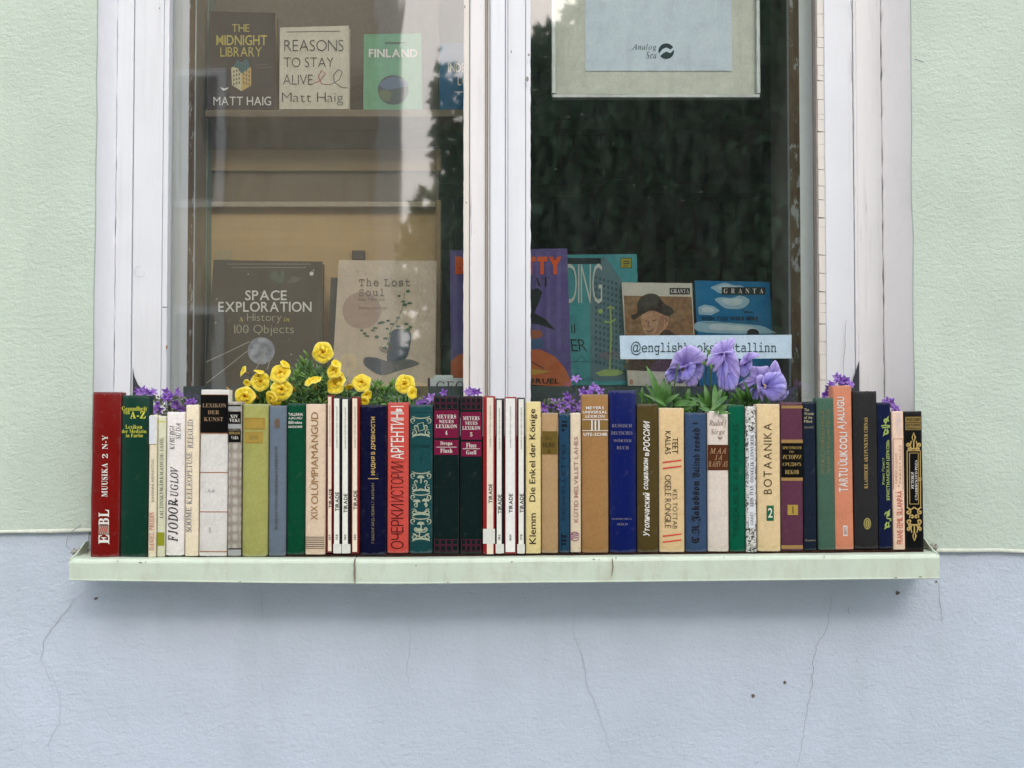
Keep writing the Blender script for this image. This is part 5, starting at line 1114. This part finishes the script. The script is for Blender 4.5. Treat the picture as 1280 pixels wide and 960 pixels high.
# ================================================================== flowers in the planter
def uvmat(name, ramp_stops, vein, veinc, rough=.45, nve=46, trans=.25):
    m = NT(name); uv = m.n('UVMap'); sp = m.n('SeparateXYZ'); m.l(uv.outputs[0], sp.inputs[0])
    base = m.ramp(sp.outputs[0], ramp_stops)
    w1 = m.math('SINE', m.math('MULTIPLY', m.math('ADD', sp.outputs[1], m.math('MULTIPLY', m.noise(60, 2), .03)), nve))
    ln = m.math('MULTIPLY', m.math('POWER', m.math('MAXIMUM', w1, 0.0), 6), vein)
    base = m.mix(ln, base, veinc); base = m.mix(.18, base, m.ramp(m.noise(160, 4), [(.3, sc(ramp_stops[0][1], .7)), (.7, ramp_stops[-1][1])]))
    m.col(base); m.set(Roughness=rough)
    m.bump(w1, .15, .0008)
    t = m.n('BsdfTranslucent'); m.l(base, t.inputs[0]); mx_ = m.n('MixShader'); mx_.inputs[0].default_value = trans
    m.l(m.p.outputs[0], mx_.inputs[1]); m.l(t.outputs[0], mx_.inputs[2]); m.l(mx_.outputs[0], m.o.inputs['Surface']); return m.m
def grid_mesh(name, pts, nu, nv, closed=False):
    """pts[u][v]; uv = (u,v)"""
    me = bpy.data.meshes.new(name); vs = [p for r in pts for p in r]; fs = []; uvs = []
    for i in range(nu-1):
        for j in range(nv if closed else nv-1):
            j2 = (j+1) % nv; fs.append((i*nv+j, i*nv+j2, (i+1)*nv+j2, (i+1)*nv+j))
            a, b_, c_, d_ = i/(nu-1), (i+1)/(nu-1), j/nv, (j+1)/nv; uvs += [(a, c_), (a, d_), (b_, d_), (b_, c_)]
    me.from_pydata([tuple(v) for v in vs], [], fs); ul = me.uv_layers.new(name='UVMap')
    for k, u in enumerate(uvs): ul.data[k].uv = u
    me.polygons.foreach_set('use_smooth', [True]*len(fs)); me.update(); return me
pet = uvmat('pansy_petal', [(0, (.10, .06, .40, 1)), (.3, (.20, .16, .60, 1)), (.75, (.32, .29, .76, 1)), (1, (.58, .53, .90, 1))], .65, (.13, .08, .42, 1), .55)
petp = uvmat('pansy_petal_pinkish', [(0, (.16, .08, .42, 1)), (.35, (.31, .23, .66, 1)), (.8, (.42, .35, .75, 1)), (1, (.64, .56, .88, 1))], .6, (.16, .10, .44, 1), .55)
yel = uvmat('yellow_corolla', [(0, (.42, .20, .002, 1)), (.25, (.96, .64, .0, 1)), (.75, (1, .77, .002, 1)), (1, (1, .90, .24, 1))], .3, (.70, .42, .002, 1), .5, 62, .3)
vio = uvmat('violet_bell', [(0, (.45, .30, .62, 1)), (.3, (.34, .16, .60, 1)), (1, (.24, .08, .50, 1))], .2, (.20, .05, .42, 1), .55, 31, .25)
vio2 = uvmat('pale_violet_bell', [(0, (.60, .45, .74, 1)), (.4, (.42, .24, .66, 1)), (1, (.34, .16, .60, 1))], .2, (.26, .10, .48, 1), .55, 31, .25)
def leafm(name, a, b_, rough=.45):
    m = NT(name); base = m.ramp(m.noise(70, 4), [(.3, a), (.7, b_)]); m.col(base); m.set(Roughness=rough); m.bump(m.noise(220, 3), .3, .0006)
    t = m.n('BsdfTranslucent'); m.l(base, t.inputs[0]); mx_ = m.n('MixShader'); mx_.inputs[0].default_value = .22
    m.l(m.p.outputs[0], mx_.inputs[1]); m.l(t.outputs[0], mx_.inputs[2]); m.l(mx_.outputs[0], m.o.inputs['Surface']); return m.m
lfp = leafm('pansy_leaf', (.035, .115, .022, 1), (.10, .25, .045, 1)); lfy = leafm('fine_leaf', (.05, .14, .04, 1), (.12, .27, .065, 1)); lfy2 = leafm('fresh_leaf', (.12, .26, .045, 1), (.22, .38, .08, 1)); lfg = leafm('grey_leaf', (.08, .11, .05, 1), (.17, .19, .10, 1), .6); stm = leafm('green_stem', (.05, .11, .03, 1), (.09, .17, .05, 1))
def petal(parent, org, outline, anchor, y0, dome, tilt=(0, 0), mat=pet, ruffle=.0026, seed=0):
    """petal whose rim follows an outline; cupped and ruffled in depth. tilt = metres of depth per pixel"""
    ol = smooth_closed(outline); nv = len(ol); nu = 8; ax, ay = anchor; rows = []
    for i in range(nu):
        u = i/(nu-1); row = []
        for j, (px, py) in enumerate(ol):
            qx, qy = ax+(px-ax)*u, ay+(py-ay)*u
            d = y0+tilt[0]*(qx-ax)+tilt[1]*(qy-ay)-dome*math.sin(math.pi*min(1, u*.72))+ruffle*u**2.2*noise.noise(Vector((px*.16, py*.16, seed)))*1.6+.0006*u*math.sin(j*2.1+seed)+dome*.35*u*u
            row.append(P(qx, qy, d)-org)
        rows.append(row)
    o = bpy.data.objects.new('petal', grid_mesh('petal', rows, nu, nv, True)); o.data.materials.append(mat); link(o, parent)
    sm = o.modifiers.new('thickness', 'SOLIDIFY'); sm.thickness = .0005; sm.offset = 0
    return o
def leaf_at(mb, a, b_, w, side=None, droop=0, n=7, fold=.25):
    """lanceolate leaf from point a to point b"""
    a, b_ = Vector(a), Vector(b_); L = (b_-a).length; d = (b_-a).normalized(); s_ = side or d.cross(Vector((0, -1, .35))); s_ = s_.normalized(); up = s_.cross(d).normalized()
    vs = []; fs = []
    for i in range(n+1):
        t = i/n; ww = w*.5*(math.sin(math.pi*min(1, t**.85))**.8)*(1-.15*t)+w*.03*(1-t)
        c_ = a+(b_-a)*t+up*(L*.14*math.sin(math.pi*t))+Vector((0, 0, -droop*t*t))
        vs += [c_-s_*ww+up*ww*fold, c_, c_+s_*ww+up*ww*fold]
        if i: k = (i-1)*3; fs += [(k, k+1, k+4, k+3), (k+1, k+2, k+5, k+4)]
    mb.add(vs, fs)
z3 = lambda L: [(800+x/8, 410+y/8) for x, y in L]; z4 = lambda L: [(880+x/8, 410+y/8) for x, y in L]
def pansy_plant(x_px, lab):
    o = thing('pansy_plant', (X(x_px, .02), .02, zpt-.05), lab, 'flower', 'pansy plants in the planter'); return o
PA = pansy_plant(850, 'lavender pansy with one nodding bloom over the buff book'); PBt = pansy_plant(905, 'lavender pansy with its bloom hanging over the off-white book'); PC = pansy_plant(955, 'lavender pansies facing right above the parchment coloured book')
def flower(parent, name='bloom'):
    e = bpy.data.objects.new(name, None); e.empty_display_size = .01; link(e, parent); return e
def stem(parent, pts, r=.0011):
    mb = MB(parent.location); tube(mb, [P(*p) for p in pts], r, 6); return mb.build('stem', stm, parent, True)
f = flower(PA); O = PA.location; Y0 = -.022
petal(f, O, z3([(255, 500), (250, 450), (300, 390), (345, 350), (400, 400), (400, 480), (440, 540), (390, 555), (330, 530), (290, 545)]), (800+400/8, 410+400/8), Y0+.012, .004, (.0004, 0), pet, seed=1)
petal(f, O, z3([(560, 350), (630, 345), (640, 430), (612, 500), (560, 545), (525, 520), (520, 440), (530, 370)]), (800+470/8, 410+390/8), Y0+.006, .004, (-.0002, .0001), pet, seed=2)
petal(f, O, z3([(450, 530), (480, 480), (560, 490), (580, 540), (565, 575), (510, 593), (470, 578)]), (800+480/8, 410+440/8), Y0+.003, .004, (0, .0001), petp, seed=3)
petal(f, O, z3([(385, 500), (430, 455), (470, 370), (505, 335), (540, 340), (558, 380), (550, 430), (515, 500), (470, 530), (420, 525)]), (800+462/8, 410+400/8), Y0-.004, .006, (0, 0), pet, seed=4)
petal(f, O, z3([(295, 400), (315, 340), (345, 260), (400, 220), (450, 185), (515, 172), (590, 210), (640, 262), (672, 300), (640, 335), (560, 350), (500, 350), (455, 390), (400, 410), (350, 415)]), (800+440/8, 410+370/8), Y0-.002, .008, (0, .0003), petp, seed=5)
stem(PA, [(842, 520, -.01), (842, 490, -.03), (846, 464, -.036), (848, 457, -.034), (846, 453, -.030)], .0013)
f = flower(PBt); O = PBt.location
petal(f, O, z3([(700, 250), (755, 160), (830, 122), (862, 126), (920, 98), (946, 105), (950, 150), (930, 200), (950, 250), (850, 260), (790, 250)]), (905, 443), Y0+.010, .004, (0, -.0002), petp, seed=6)
petal(f, O, [(903, 441), (914, 439), (921, 445), (924.5, 458), (924, 472), (918, 482), (911, 480), (906, 464), (904, 450)], (905, 443), Y0+.002, .006, (-.0001, .0001), petp, seed=7)
petal(f, O, [(905, 476), (909, 468), (917, 468), (923, 474), (920, 485), (912, 489), (905, 488)], (908, 462), Y0-.001, .004, (0, 0), pet, seed=8)
petal(f, O, z3([(820, 320), (865, 350), (885, 400), (868, 480), (832, 550), (820, 600), (840, 637), (800, 622), (783, 560), (768, 490), (770, 430), (800, 380)]), (903, 450), Y0-.005, .005, (0, .0001), pet, seed=9)
petal(f, O, z3([(662, 385), (668, 335), (720, 270), (780, 248), (840, 248), (848, 295), (820, 350), (785, 410), (740, 442), (722, 432), (745, 395), (715, 375)]), (903, 442), Y0-.008, .006, (.0001, 0), petp, seed=10)
stem(PBt, [(893, 520, 0), (889, 495, -.02), (888, 465, -.028), (889, 455, -.03), (893, 450, -.026)], .0012); stem(PBt, [(880, 520, 0), (881, 480, -.015), (884, 445, -.02), (887, 438, -.022)], .0011)
mb = MB(O); 
for p_ in ((880, 454), (889, 459), (886, 440)):
    for q in range(3): leaf_at(mb, P(p_[0], p_[1]+3, -.032), P(p_[0]+R.uniform(-3, 3), p_[1]-4+R.uniform(-1, 2), -.036), .004)
mb.build('sepal', lfy2, PBt, True)
f = flower(PC); O = PC.location
petal(f, O, z4([(340, 560), (400, 520), (455, 470), (475, 385), (560, 388), (640, 380), (645, 440), (560, 480), (520, 540), (470, 580), (400, 622), (350, 592)]), (950, 475), Y0+.012, .004, (-.0003, 0), petp, seed=11)
petal(f, O, z4([(350, 370), (420, 345), (475, 312), (478, 400), (435, 470), (400, 502), (362, 492), (350, 430)]), (930, 455), Y0+.006, .004, (0, .0001), pet, seed=12)
petal(f, O, z4([(350, 368), (380, 300), (420, 258), (480, 238), (556, 268), (545, 288), (470, 315), (420, 348), (375, 374)]), (932, 452), Y0-.001, .003, (0, 0), petp, seed=13)
petal(f, O, z4([(800, 635), (848, 628), (832, 682), (772, 732), (735, 728), (760, 670)]), (970, 490), Y0+.01, .003, (0, 0), pet, seed=14)
petal(f, O, z4([(455, 620), (520, 600), (545, 660), (530, 720), (480, 715), (455, 680)]), (945, 485), Y0+.014, .003, (0, 0), pet, seed=19)
f = flower(PC)
petal(f, O, z4([(640, 470), (655, 400), (682, 350), (712, 322), (738, 350), (768, 432), (770, 480), (700, 500)]), (880+690/8, 410+500/8), Y0+.004, .004, (0, 0), petp, seed=15)
petal(f, O, z4([(585, 560), (592, 490), (625, 450), (700, 440), (765, 442), (805, 495), (828, 560), (815, 620), (740, 620), (660, 610)]), (880+603/8, 410+585/8), Y0-.004, .008, (.0002, 0), pet, seed=16)
petal(f, O, z4([(530, 480), (580, 468), (605, 520), (600, 590), (592, 660), (588, 742), (562, 692), (534, 600), (524, 530)]), (880+602/8, 410+585/8), Y0-.001, .004, (.0004, 0), petp, seed=17)
petal(f, O, z4([(555, 598), (610, 598), (700, 572), (780, 560), (822, 590), (806, 670), (750, 718), (690, 743), (640, 705), (590, 660)]), (880+603/8, 410+590/8), Y0-.010, .007, (.0001, .0001), pet, seed=18)
mb = MB(O); cE = P(955.6, 483, Y0-.020)
for q in range(12): d_ = Vector((R.uniform(-1, 1)*.0016, -abs(R.gauss(0, .0006)), R.uniform(-1, 1)*.0030)); tube(mb, [cE+d_, cE+d_+Vector((.0004, -.0012, .0004))], .0007, 5)
mb.build('eye', ink('eye_cream_yellow', (222, 190, 110)), f, True)
stem(PC, [(955, 520, 0), (953, 500, -.015), (955, 488, -.024)]); stem(PC, [(940, 520, 0), (941, 490, -.012), (945, 478, -.016)])
def pleaf(parent, a, t_, w, ya, yt, n=7, mat=lfp): mb = MB(parent.location); leaf_at(mb, P(*a, ya), P(*t_, yt), w*.0012, n=n); return mb.build('leaf', mat, parent, True)
LV = [((215, 770), (60, 370), 9.5, 0), ((205, 780), (40, 545), 6, 0), ((200, 740), (245, 495), 11, 0), ((245, 760), (300, 520), 10, 0), ((230, 740), (398, 658), 6.5, 0), ((270, 760), (20, 660), 5, 0), ((330, 745), (600, 770), 9.5, 0), ((400, 780), (470, 640), 7, 0),
      ((440, 800), (500, 560), 7, 0), ((240, 770), (120, 560), 8, 0), ((150, 790), (30, 640), 5, 0), ((430, 810), (600, 700), 7, 0),
      ((725, 820), (948, 768), 7.5, 1), ((735, 815), (745, 555), 7, 1), ((710, 810), (585, 800), 6, 1), ((760, 835), (918, 858), 4.5, 1), ((700, 800), (825, 600), 9, 1), ((640, 800), (560, 640), 7, 1), ((690, 800), (640, 560), 8, 1), ((700, 810), (880, 680), 7, 1), ((755, 820), (765, 865), 5, 1), ((690, 760), (470, 690), 6, 1), ((660, 820), (600, 740), 7, 1)]
for a, t_, w, k in LV:
    pa_ = z3([a])[0]; pt_ = z3([t_])[0]; yy = R.uniform(-.04, -.01); pleaf((PA, PBt)[k], (pa_[0], pa_[1]+3), pt_, w*1.0, yy-.03 if pa_[1] > 511 else yy, (YB-.012 if t_[1] > 850 else -.06+R.uniform(0, .03)) if t_[1] > 600 else yy)
for a, t_, w in (((400, 760), (300, 580), 8), ((420, 740), (430, 600), 7), ((380, 740), (450, 640), 7), ((360, 750), (250, 640), 6), ((430, 770), (520, 700), 6), ((640, 760), (600, 690), 6), ((470, 770), (380, 510), 5), ((620, 770), (680, 730), 6)):
    pa_ = z4([a])[0]; pt_ = z4([t_])[0]; pleaf(PC, pa_, pt_, w, R.uniform(-.01, .02), R.uniform(-.025, .01))
mb = MB(PA.location)
for _ in range(150):
    px_ = R.uniform(800, 944); py_ = R.uniform(492, 524); a = P(px_, py_+6, R.uniform(.0, .05)); d_ = Vector((R.uniform(-1, 1), R.uniform(-1, .3), R.uniform(.1, 1.2))).normalized()*R.uniform(.010, .026); leaf_at(mb, a, a+d_, R.uniform(.004, .008), n=5)
mb.build('low_foliage', lfp, PA, True, kind='stuff')

# yellow calibrachoas
def trumpet_mesh(k, double=True):
    """open five-lobed corolla with an uneven, frilled rim"""
    nv = 48; rows = []; prof = [(.04, .50), (.10, .34), (.18, .20), (.30, .08), (.46, .0), (.64, -.05), (.80, -.06), (.92, -.02), (1.0, .06)]
    for i, (r_, h) in enumerate(prof):
        row = []
        for j in range(nv):
            a = 2*math.pi*j/nv; n1 = noise.noise(Vector((math.cos(a)*1.3, math.sin(a)*1.3, k*3.1))); n2 = noise.noise(Vector((math.cos(a)*3.4, math.sin(a)*3.4, k*5.3+r_)))
            lob = 1-.07*(math.cos(a*2.5+.3*k)**2)*min(1, r_*1.2)**2+.12*n1*r_
            crease = .05*r_*abs(math.cos(a*2.5))**.5
            row.append(Vector((math.cos(a)*r_*lob, h+.26*n1*r_*r_+.14*n2*r_**3+crease, math.sin(a)*r_*lob)))
        rows.append(row)
    return grid_mesh('corolla', rows, len(prof), nv, True)
def inner_mesh(k):
    """crumpled inner petals of the double blooms"""
    nv = 36; rows = []
    for i, (r_, h) in enumerate([(.03, .16), (.10, .0), (.19, -.10), (.28, -.13), (.38, -.16), (.47, -.11), (.53, -.04)]):
        row = []
        for j in range(nv):
            a = 2*math.pi*j/nv; n1 = noise.noise(Vector((math.cos(a)*2.1, math.sin(a)*2.1, k*7.7))); n2 = noise.noise(Vector((math.cos(a)*4.5, math.sin(a)*4.5, k*2.2+i*.35)))
            rr = r_*(1+.5*n1); row.append(Vector((math.cos(a+.25*i)*rr, h+.16*n2+.12*n1, math.sin(a+.25*i)*rr)))
        rows.append(row)
    return grid_mesh('inner_petals', rows, 7, nv, True)
TM = [trumpet_mesh(k) for k in range(7)]; IM = [inner_mesh(k) for k in range(5)]
for m_ in TM+IM: m_.materials.append(yel)
YP = [thing('yellow_petunia', (X(x_, .01), .01, zpt-.05), l_, 'flower', 'small yellow petunias in the planter') for x_, l_ in ((325, 'bushy yellow petunia over the lime green book, left half of the yellow flowers'), (405, 'tallest yellow petunia over the thin magazine volumes'), (485, 'sparse yellow petunia with two blooms over the navy and coral books'))]
FL = [(303, 464, 7, (-.9, -.5, .3), 0), (325.5, 477, 11.5, (.1, -1, .12), 0), (350.5, 466, 13, (-.1, -1, .55), 0), (306, 495.5, 12, (.05, -1, 0), 0), (352, 487, 13, (.05, -1, .1), 0), (339, 498, 9, (-.5, -.8, -.3), 0), (345, 501, 7, (.1, -1, -.5), 0), (357, 455, 6.5, (.5, -.4, .6), 0), (308.5, 479, 5, (-.3, -.8, -.3), 0), (324, 464, 6, (.2, -.3, .9), 0),
      (403.5, 440.5, 12.3, (.0, -1, .05), 1), (392, 475, 10.5, (-.2, -.5, .9), 1), (417, 463, 10.5, (-.5, -.8, .3), 1), (419, 480, 13.5, (-.45, -.85, .35), 1), (421, 454, 6.5, (.4, -.5, .6), 1), (436, 484, 5.5, (.2, -.6, -.8), 1), (428, 470, 5, (.9, -.3, .2), 1),
      (452, 478, 11.8, (.0, -1, .45), 2), (459, 494, 7, (.5, -.7, -.2), 2), (506, 480, 12, (-.1, -1, .2), 2), (516, 491, 7.5, (.6, -.7, .1), 2), (455, 502, 6, (0, -1, -.4), 2)]
for i, (px_, py_, r_, dv, k) in enumerate(FL):
    p = YP[k]; d_ = Vector(dv).normalized(); y_ = -.031+R.uniform(-.004, .004); c_ = P(px_, py_, y_)
    e = bpy.data.objects.new('bloom', TM[i % 7]); link(e, p); s_ = r_*.00131
    q = d_.to_track_quat('-Y', 'Z'); e.rotation_mode = 'QUATERNION'; e.rotation_quaternion = q @ Matrix.Rotation(R.uniform(0, 6.28), 3, 'Y').to_quaternion(); e.location = c_-p.location; e.scale = (s_*R.uniform(.95, 1.05), s_, s_*R.uniform(.94, 1.06))
    if r_ > 8:
        g_ = bpy.data.objects.new('inner_petals', IM[i % 5]); link(g_, e)
    mb = MB(p.location); b0 = c_-d_*s_*.35; tube(mb, [b0, b0-d_*s_*.9, b0-d_*s_*1.3+Vector((0, .01, -.012)), P(px_+R.uniform(-8, 8), 516, .01)], .0009, 5); mb.build('stem', stm, p, True)
    mb = MB(p.location); tube(mb, [c_-d_*s_*.30, c_-d_*s_*.8, c_-d_*s_*1.1], s_*.13, 7, .001); mb.build('flower_tube', yel, p, True)
for bx_, by_, k in ((286, 487, 0), (382, 441, 1), (377, 448, 1), (319, 493, 0), (365, 483, 0)):
    mb = MB(YP[k].location); a = P(bx_, by_, -.02); tube(mb, [a+Vector((.004, .002, -.007)), a, a+Vector((-.003, -.002, .004))], .0026, 7, .0008); mb.build('bud', yel if k == 0 else lfy2, YP[k], True)
ENV = [(288, 503), (300, 497), (312, 488), (322, 478), (340, 476), (352, 474), (366, 470), (376, 450), (384, 450), (394, 457), (410, 458), (424, 466), (436, 482), (448, 488), (462, 482), (472, 474), (480, 482), (490, 476), (498, 480), (506, 494), (524, 503)]

def env(px_):
    for (a, b_), (c_, d_) in zip(ENV, ENV[1:]):
        if a <= px_ <= c_: return b_+(d_-b_)*(px_-a)/(c_-a)
    return 505
mbs = [MB(p.location) for p in YP]; mbf = [MB(p.location) for p in YP]
for _ in range(2900):
    px_ = R.uniform(290, 522); t_ = env(px_); 
    q_ = R.random()
    if q_ < .18: px_ = R.gauss(388, 18); t_ = env(px_)
    elif q_ < .42: px_ = R.uniform(296, 366); t_ = env(px_)
    py_ = t_+3+(520-t_)*R.random()**.9; y_ = R.uniform(-.014, .045)
    if 438 < px_ < 463 and py_ < 492: continue
    k = 0 if px_ < 368 else (1 if px_ < 442 else 2); a = P(px_, py_+2, y_)
    d_ = Vector((R.uniform(-1, 1), R.uniform(-.8, .4), R.uniform(-.1, 1.1))).normalized()*R.uniform(.007, .016)
    (mbf if R.random() < .32 else mbs)[k] and leaf_at((mbf if R.random() < .32 else mbs)[k], a, a+d_, R.uniform(.0022, .0036), n=3)
for px_, py_ in ((472, 474), (466, 480), (478, 478), (489, 474), (484, 480), (496, 477), (500, 483), (380, 447), (386, 452), (376, 455), (371, 462)):
    k = 2 if px_ > 440 else 1
    for q in range(7): a = P(px_, py_+10, -.01); d_ = Vector((R.uniform(-.8, .8), R.uniform(-.6, .2), R.uniform(.4, 1.2))).normalized()*R.uniform(.009, .018); leaf_at(mbf[k] if q % 3 == 0 else mbs[k], a, a+d_, .0034, n=4)
for k in range(3):
    mbs[k].build('foliage', lfy, YP[k], True, kind='stuff'); mbf[k].build('young_foliage', lfy2, YP[k], True, kind='stuff')
    mb = MB(YP[k].location)
    for _ in range(22):
        x_ = (325, 392, 478)[k]+R.gauss(0, 22); a = P(x_, 522, R.uniform(-.01, .03)); b_ = P(x_+R.uniform(-10, 10), max(env(min(max(x_, 290), 520))+4, 448), R.uniform(-.02, .03)); tube(mb, [a, (a+b_)/2+Vector((R.uniform(-.004, .004), 0, 0)), b_], .0006, 5)
    mb.build('fine_stems', stm, YP[k], True, kind='stuff')

# violet bellflowers
def star_mesh(k):
    nv = 40; rows = []
    for i, (u, h) in enumerate([(.06, .5), (.22, .30), (.42, .12), (.62, .0), (.82, -.02), (1.0, .10)]):
        row = []
        for j in range(nv):
            a = 2*math.pi*j/nv; ph = (a*5/(2*math.pi)) % 1; tri = 1-abs(ph-.5)*2; pe = .34+.66*tri**1.15
            r_ = u*(1 if u < .3 else (1-(u-.3)/.7)+(u-.3)/.7*pe)
            row.append(Vector((math.cos(a)*r_, h*(1+.15*k)+.05*u*math.sin(a*5+k), math.sin(a)*r_)))
        rows.append(row)
    return grid_mesh('bell', rows, 6, nv, True)
BM = []
for k in range(3):
    for mt in (vio, vio2): m_ = star_mesh(k); m_.materials.append(mt); BM.append(m_)
def bell_plant(lab, x_px, pts, box, nleaf):
    p = thing('bellflower_plant', (X(x_px, .02), .02, zpt-.05), lab, 'flower', 'violet bellflowers in the planter')
    for px_, py_, *yy in pts:
        y_ = yy[0] if yy else R.uniform(-.030, -.006); c_ = P(px_, py_, y_); o = bpy.data.objects.new('bloom', R.choice(BM)); link(o, p)
        d_ = Vector((R.uniform(-.9, .9), -1, R.uniform(-.2, 1.1))).normalized(); o.rotation_mode = 'QUATERNION'; o.rotation_quaternion = d_.to_track_quat('-Y', 'Z') @ Matrix.Rotation(R.uniform(0, 6.28), 3, 'Y').to_quaternion()
        s_ = R.uniform(5.6, 8.2)*.0012; o.scale = (s_, s_*R.uniform(.9, 1.5), s_); o.location = c_-p.location
    mb = MB(p.location)
    for px_, py_, *yy in pts:
        a = P(px_+R.uniform(-4, 4), 522, R.uniform(0, .03)); b_ = P(px_, py_, -.010); tube(mb, [a, (a+b_)/2+Vector((R.uniform(-.003, .003), 0, 0)), b_], .0005, 4)
    mb.build('thin_stems', stm, p, True, kind='stuff')
    mb = MB(p.location)
    for _ in range(nleaf):
        px_ = R.uniform(box[0], box[1]); py_ = R.uniform(box[2], 524); a = P(px_, py_, R.uniform(-.018, .03)); d_ = Vector((R.uniform(-1, 1), R.uniform(-1, .2), R.uniform(-.2, 1))).normalized()*R.uniform(.004, .009); leaf_at(mb, a, a+d_, R.uniform(.003, .005), n=3)
    mb.build('foliage', lfg, p, True, kind='stuff')
bell_plant('violet bellflowers over the thin cream books near the left end', 205, [(172, 489), (178, 487), (183, 490), (176, 491), (188, 491), (192, 489), (196, 506), (192, 512), (208, 490), (212, 495), (207, 497), (221, 489), (225, 493), (222, 508), (227, 512), (219, 506), (237, 503), (242, 501), (198, 512)], (186, 232, 496), 150)
bell_plant('violet bellflowers with a tall spray left of the ochre book', 708, [(720, 473), (741, 484), (746, 485), (728, 490), (737, 489), (709, 495), (714, 500), (693, 502), (690, 506), (697, 504), (706, 500), (679, 510), (682, 513), (722, 511), (724, 507), (710, 507), (750, 489), (702, 512), (716, 512), (733, 492)], (678, 726, 500), 110)
bell_plant('violet bellflowers showing over the green lexicon volumes', 560, [(534, 500), (538, 497), (523, 503), (526, 506), (588, 489), (592, 491), (584, 489.5), (597, 490), (530, 505), (554, 491)], (520, 541, 497), 40)
bell_plant('violet bellflowers peeking over the tall salmon book', 1048, [(1046, 471), (1052, 476), (1049, 474), (1056, 475), (1060, 478), (1040, 480), (1036, 485), (1034, 492), (1031, 494), (1063, 480), (1054, 479)], (1030, 1044, 484), 30)
bell_plant('few violet bellflowers behind the ink blue and peach books at the right', 1112, [(1109, 502), (1115, 503, -.02), (1118, 509, -.02), (1121, 512, -.02), (1108, 502)], (1112, 1122, 512), 8)

flush_texts()
SC.world.cycles.sampling_method = 'AUTOMATIC'
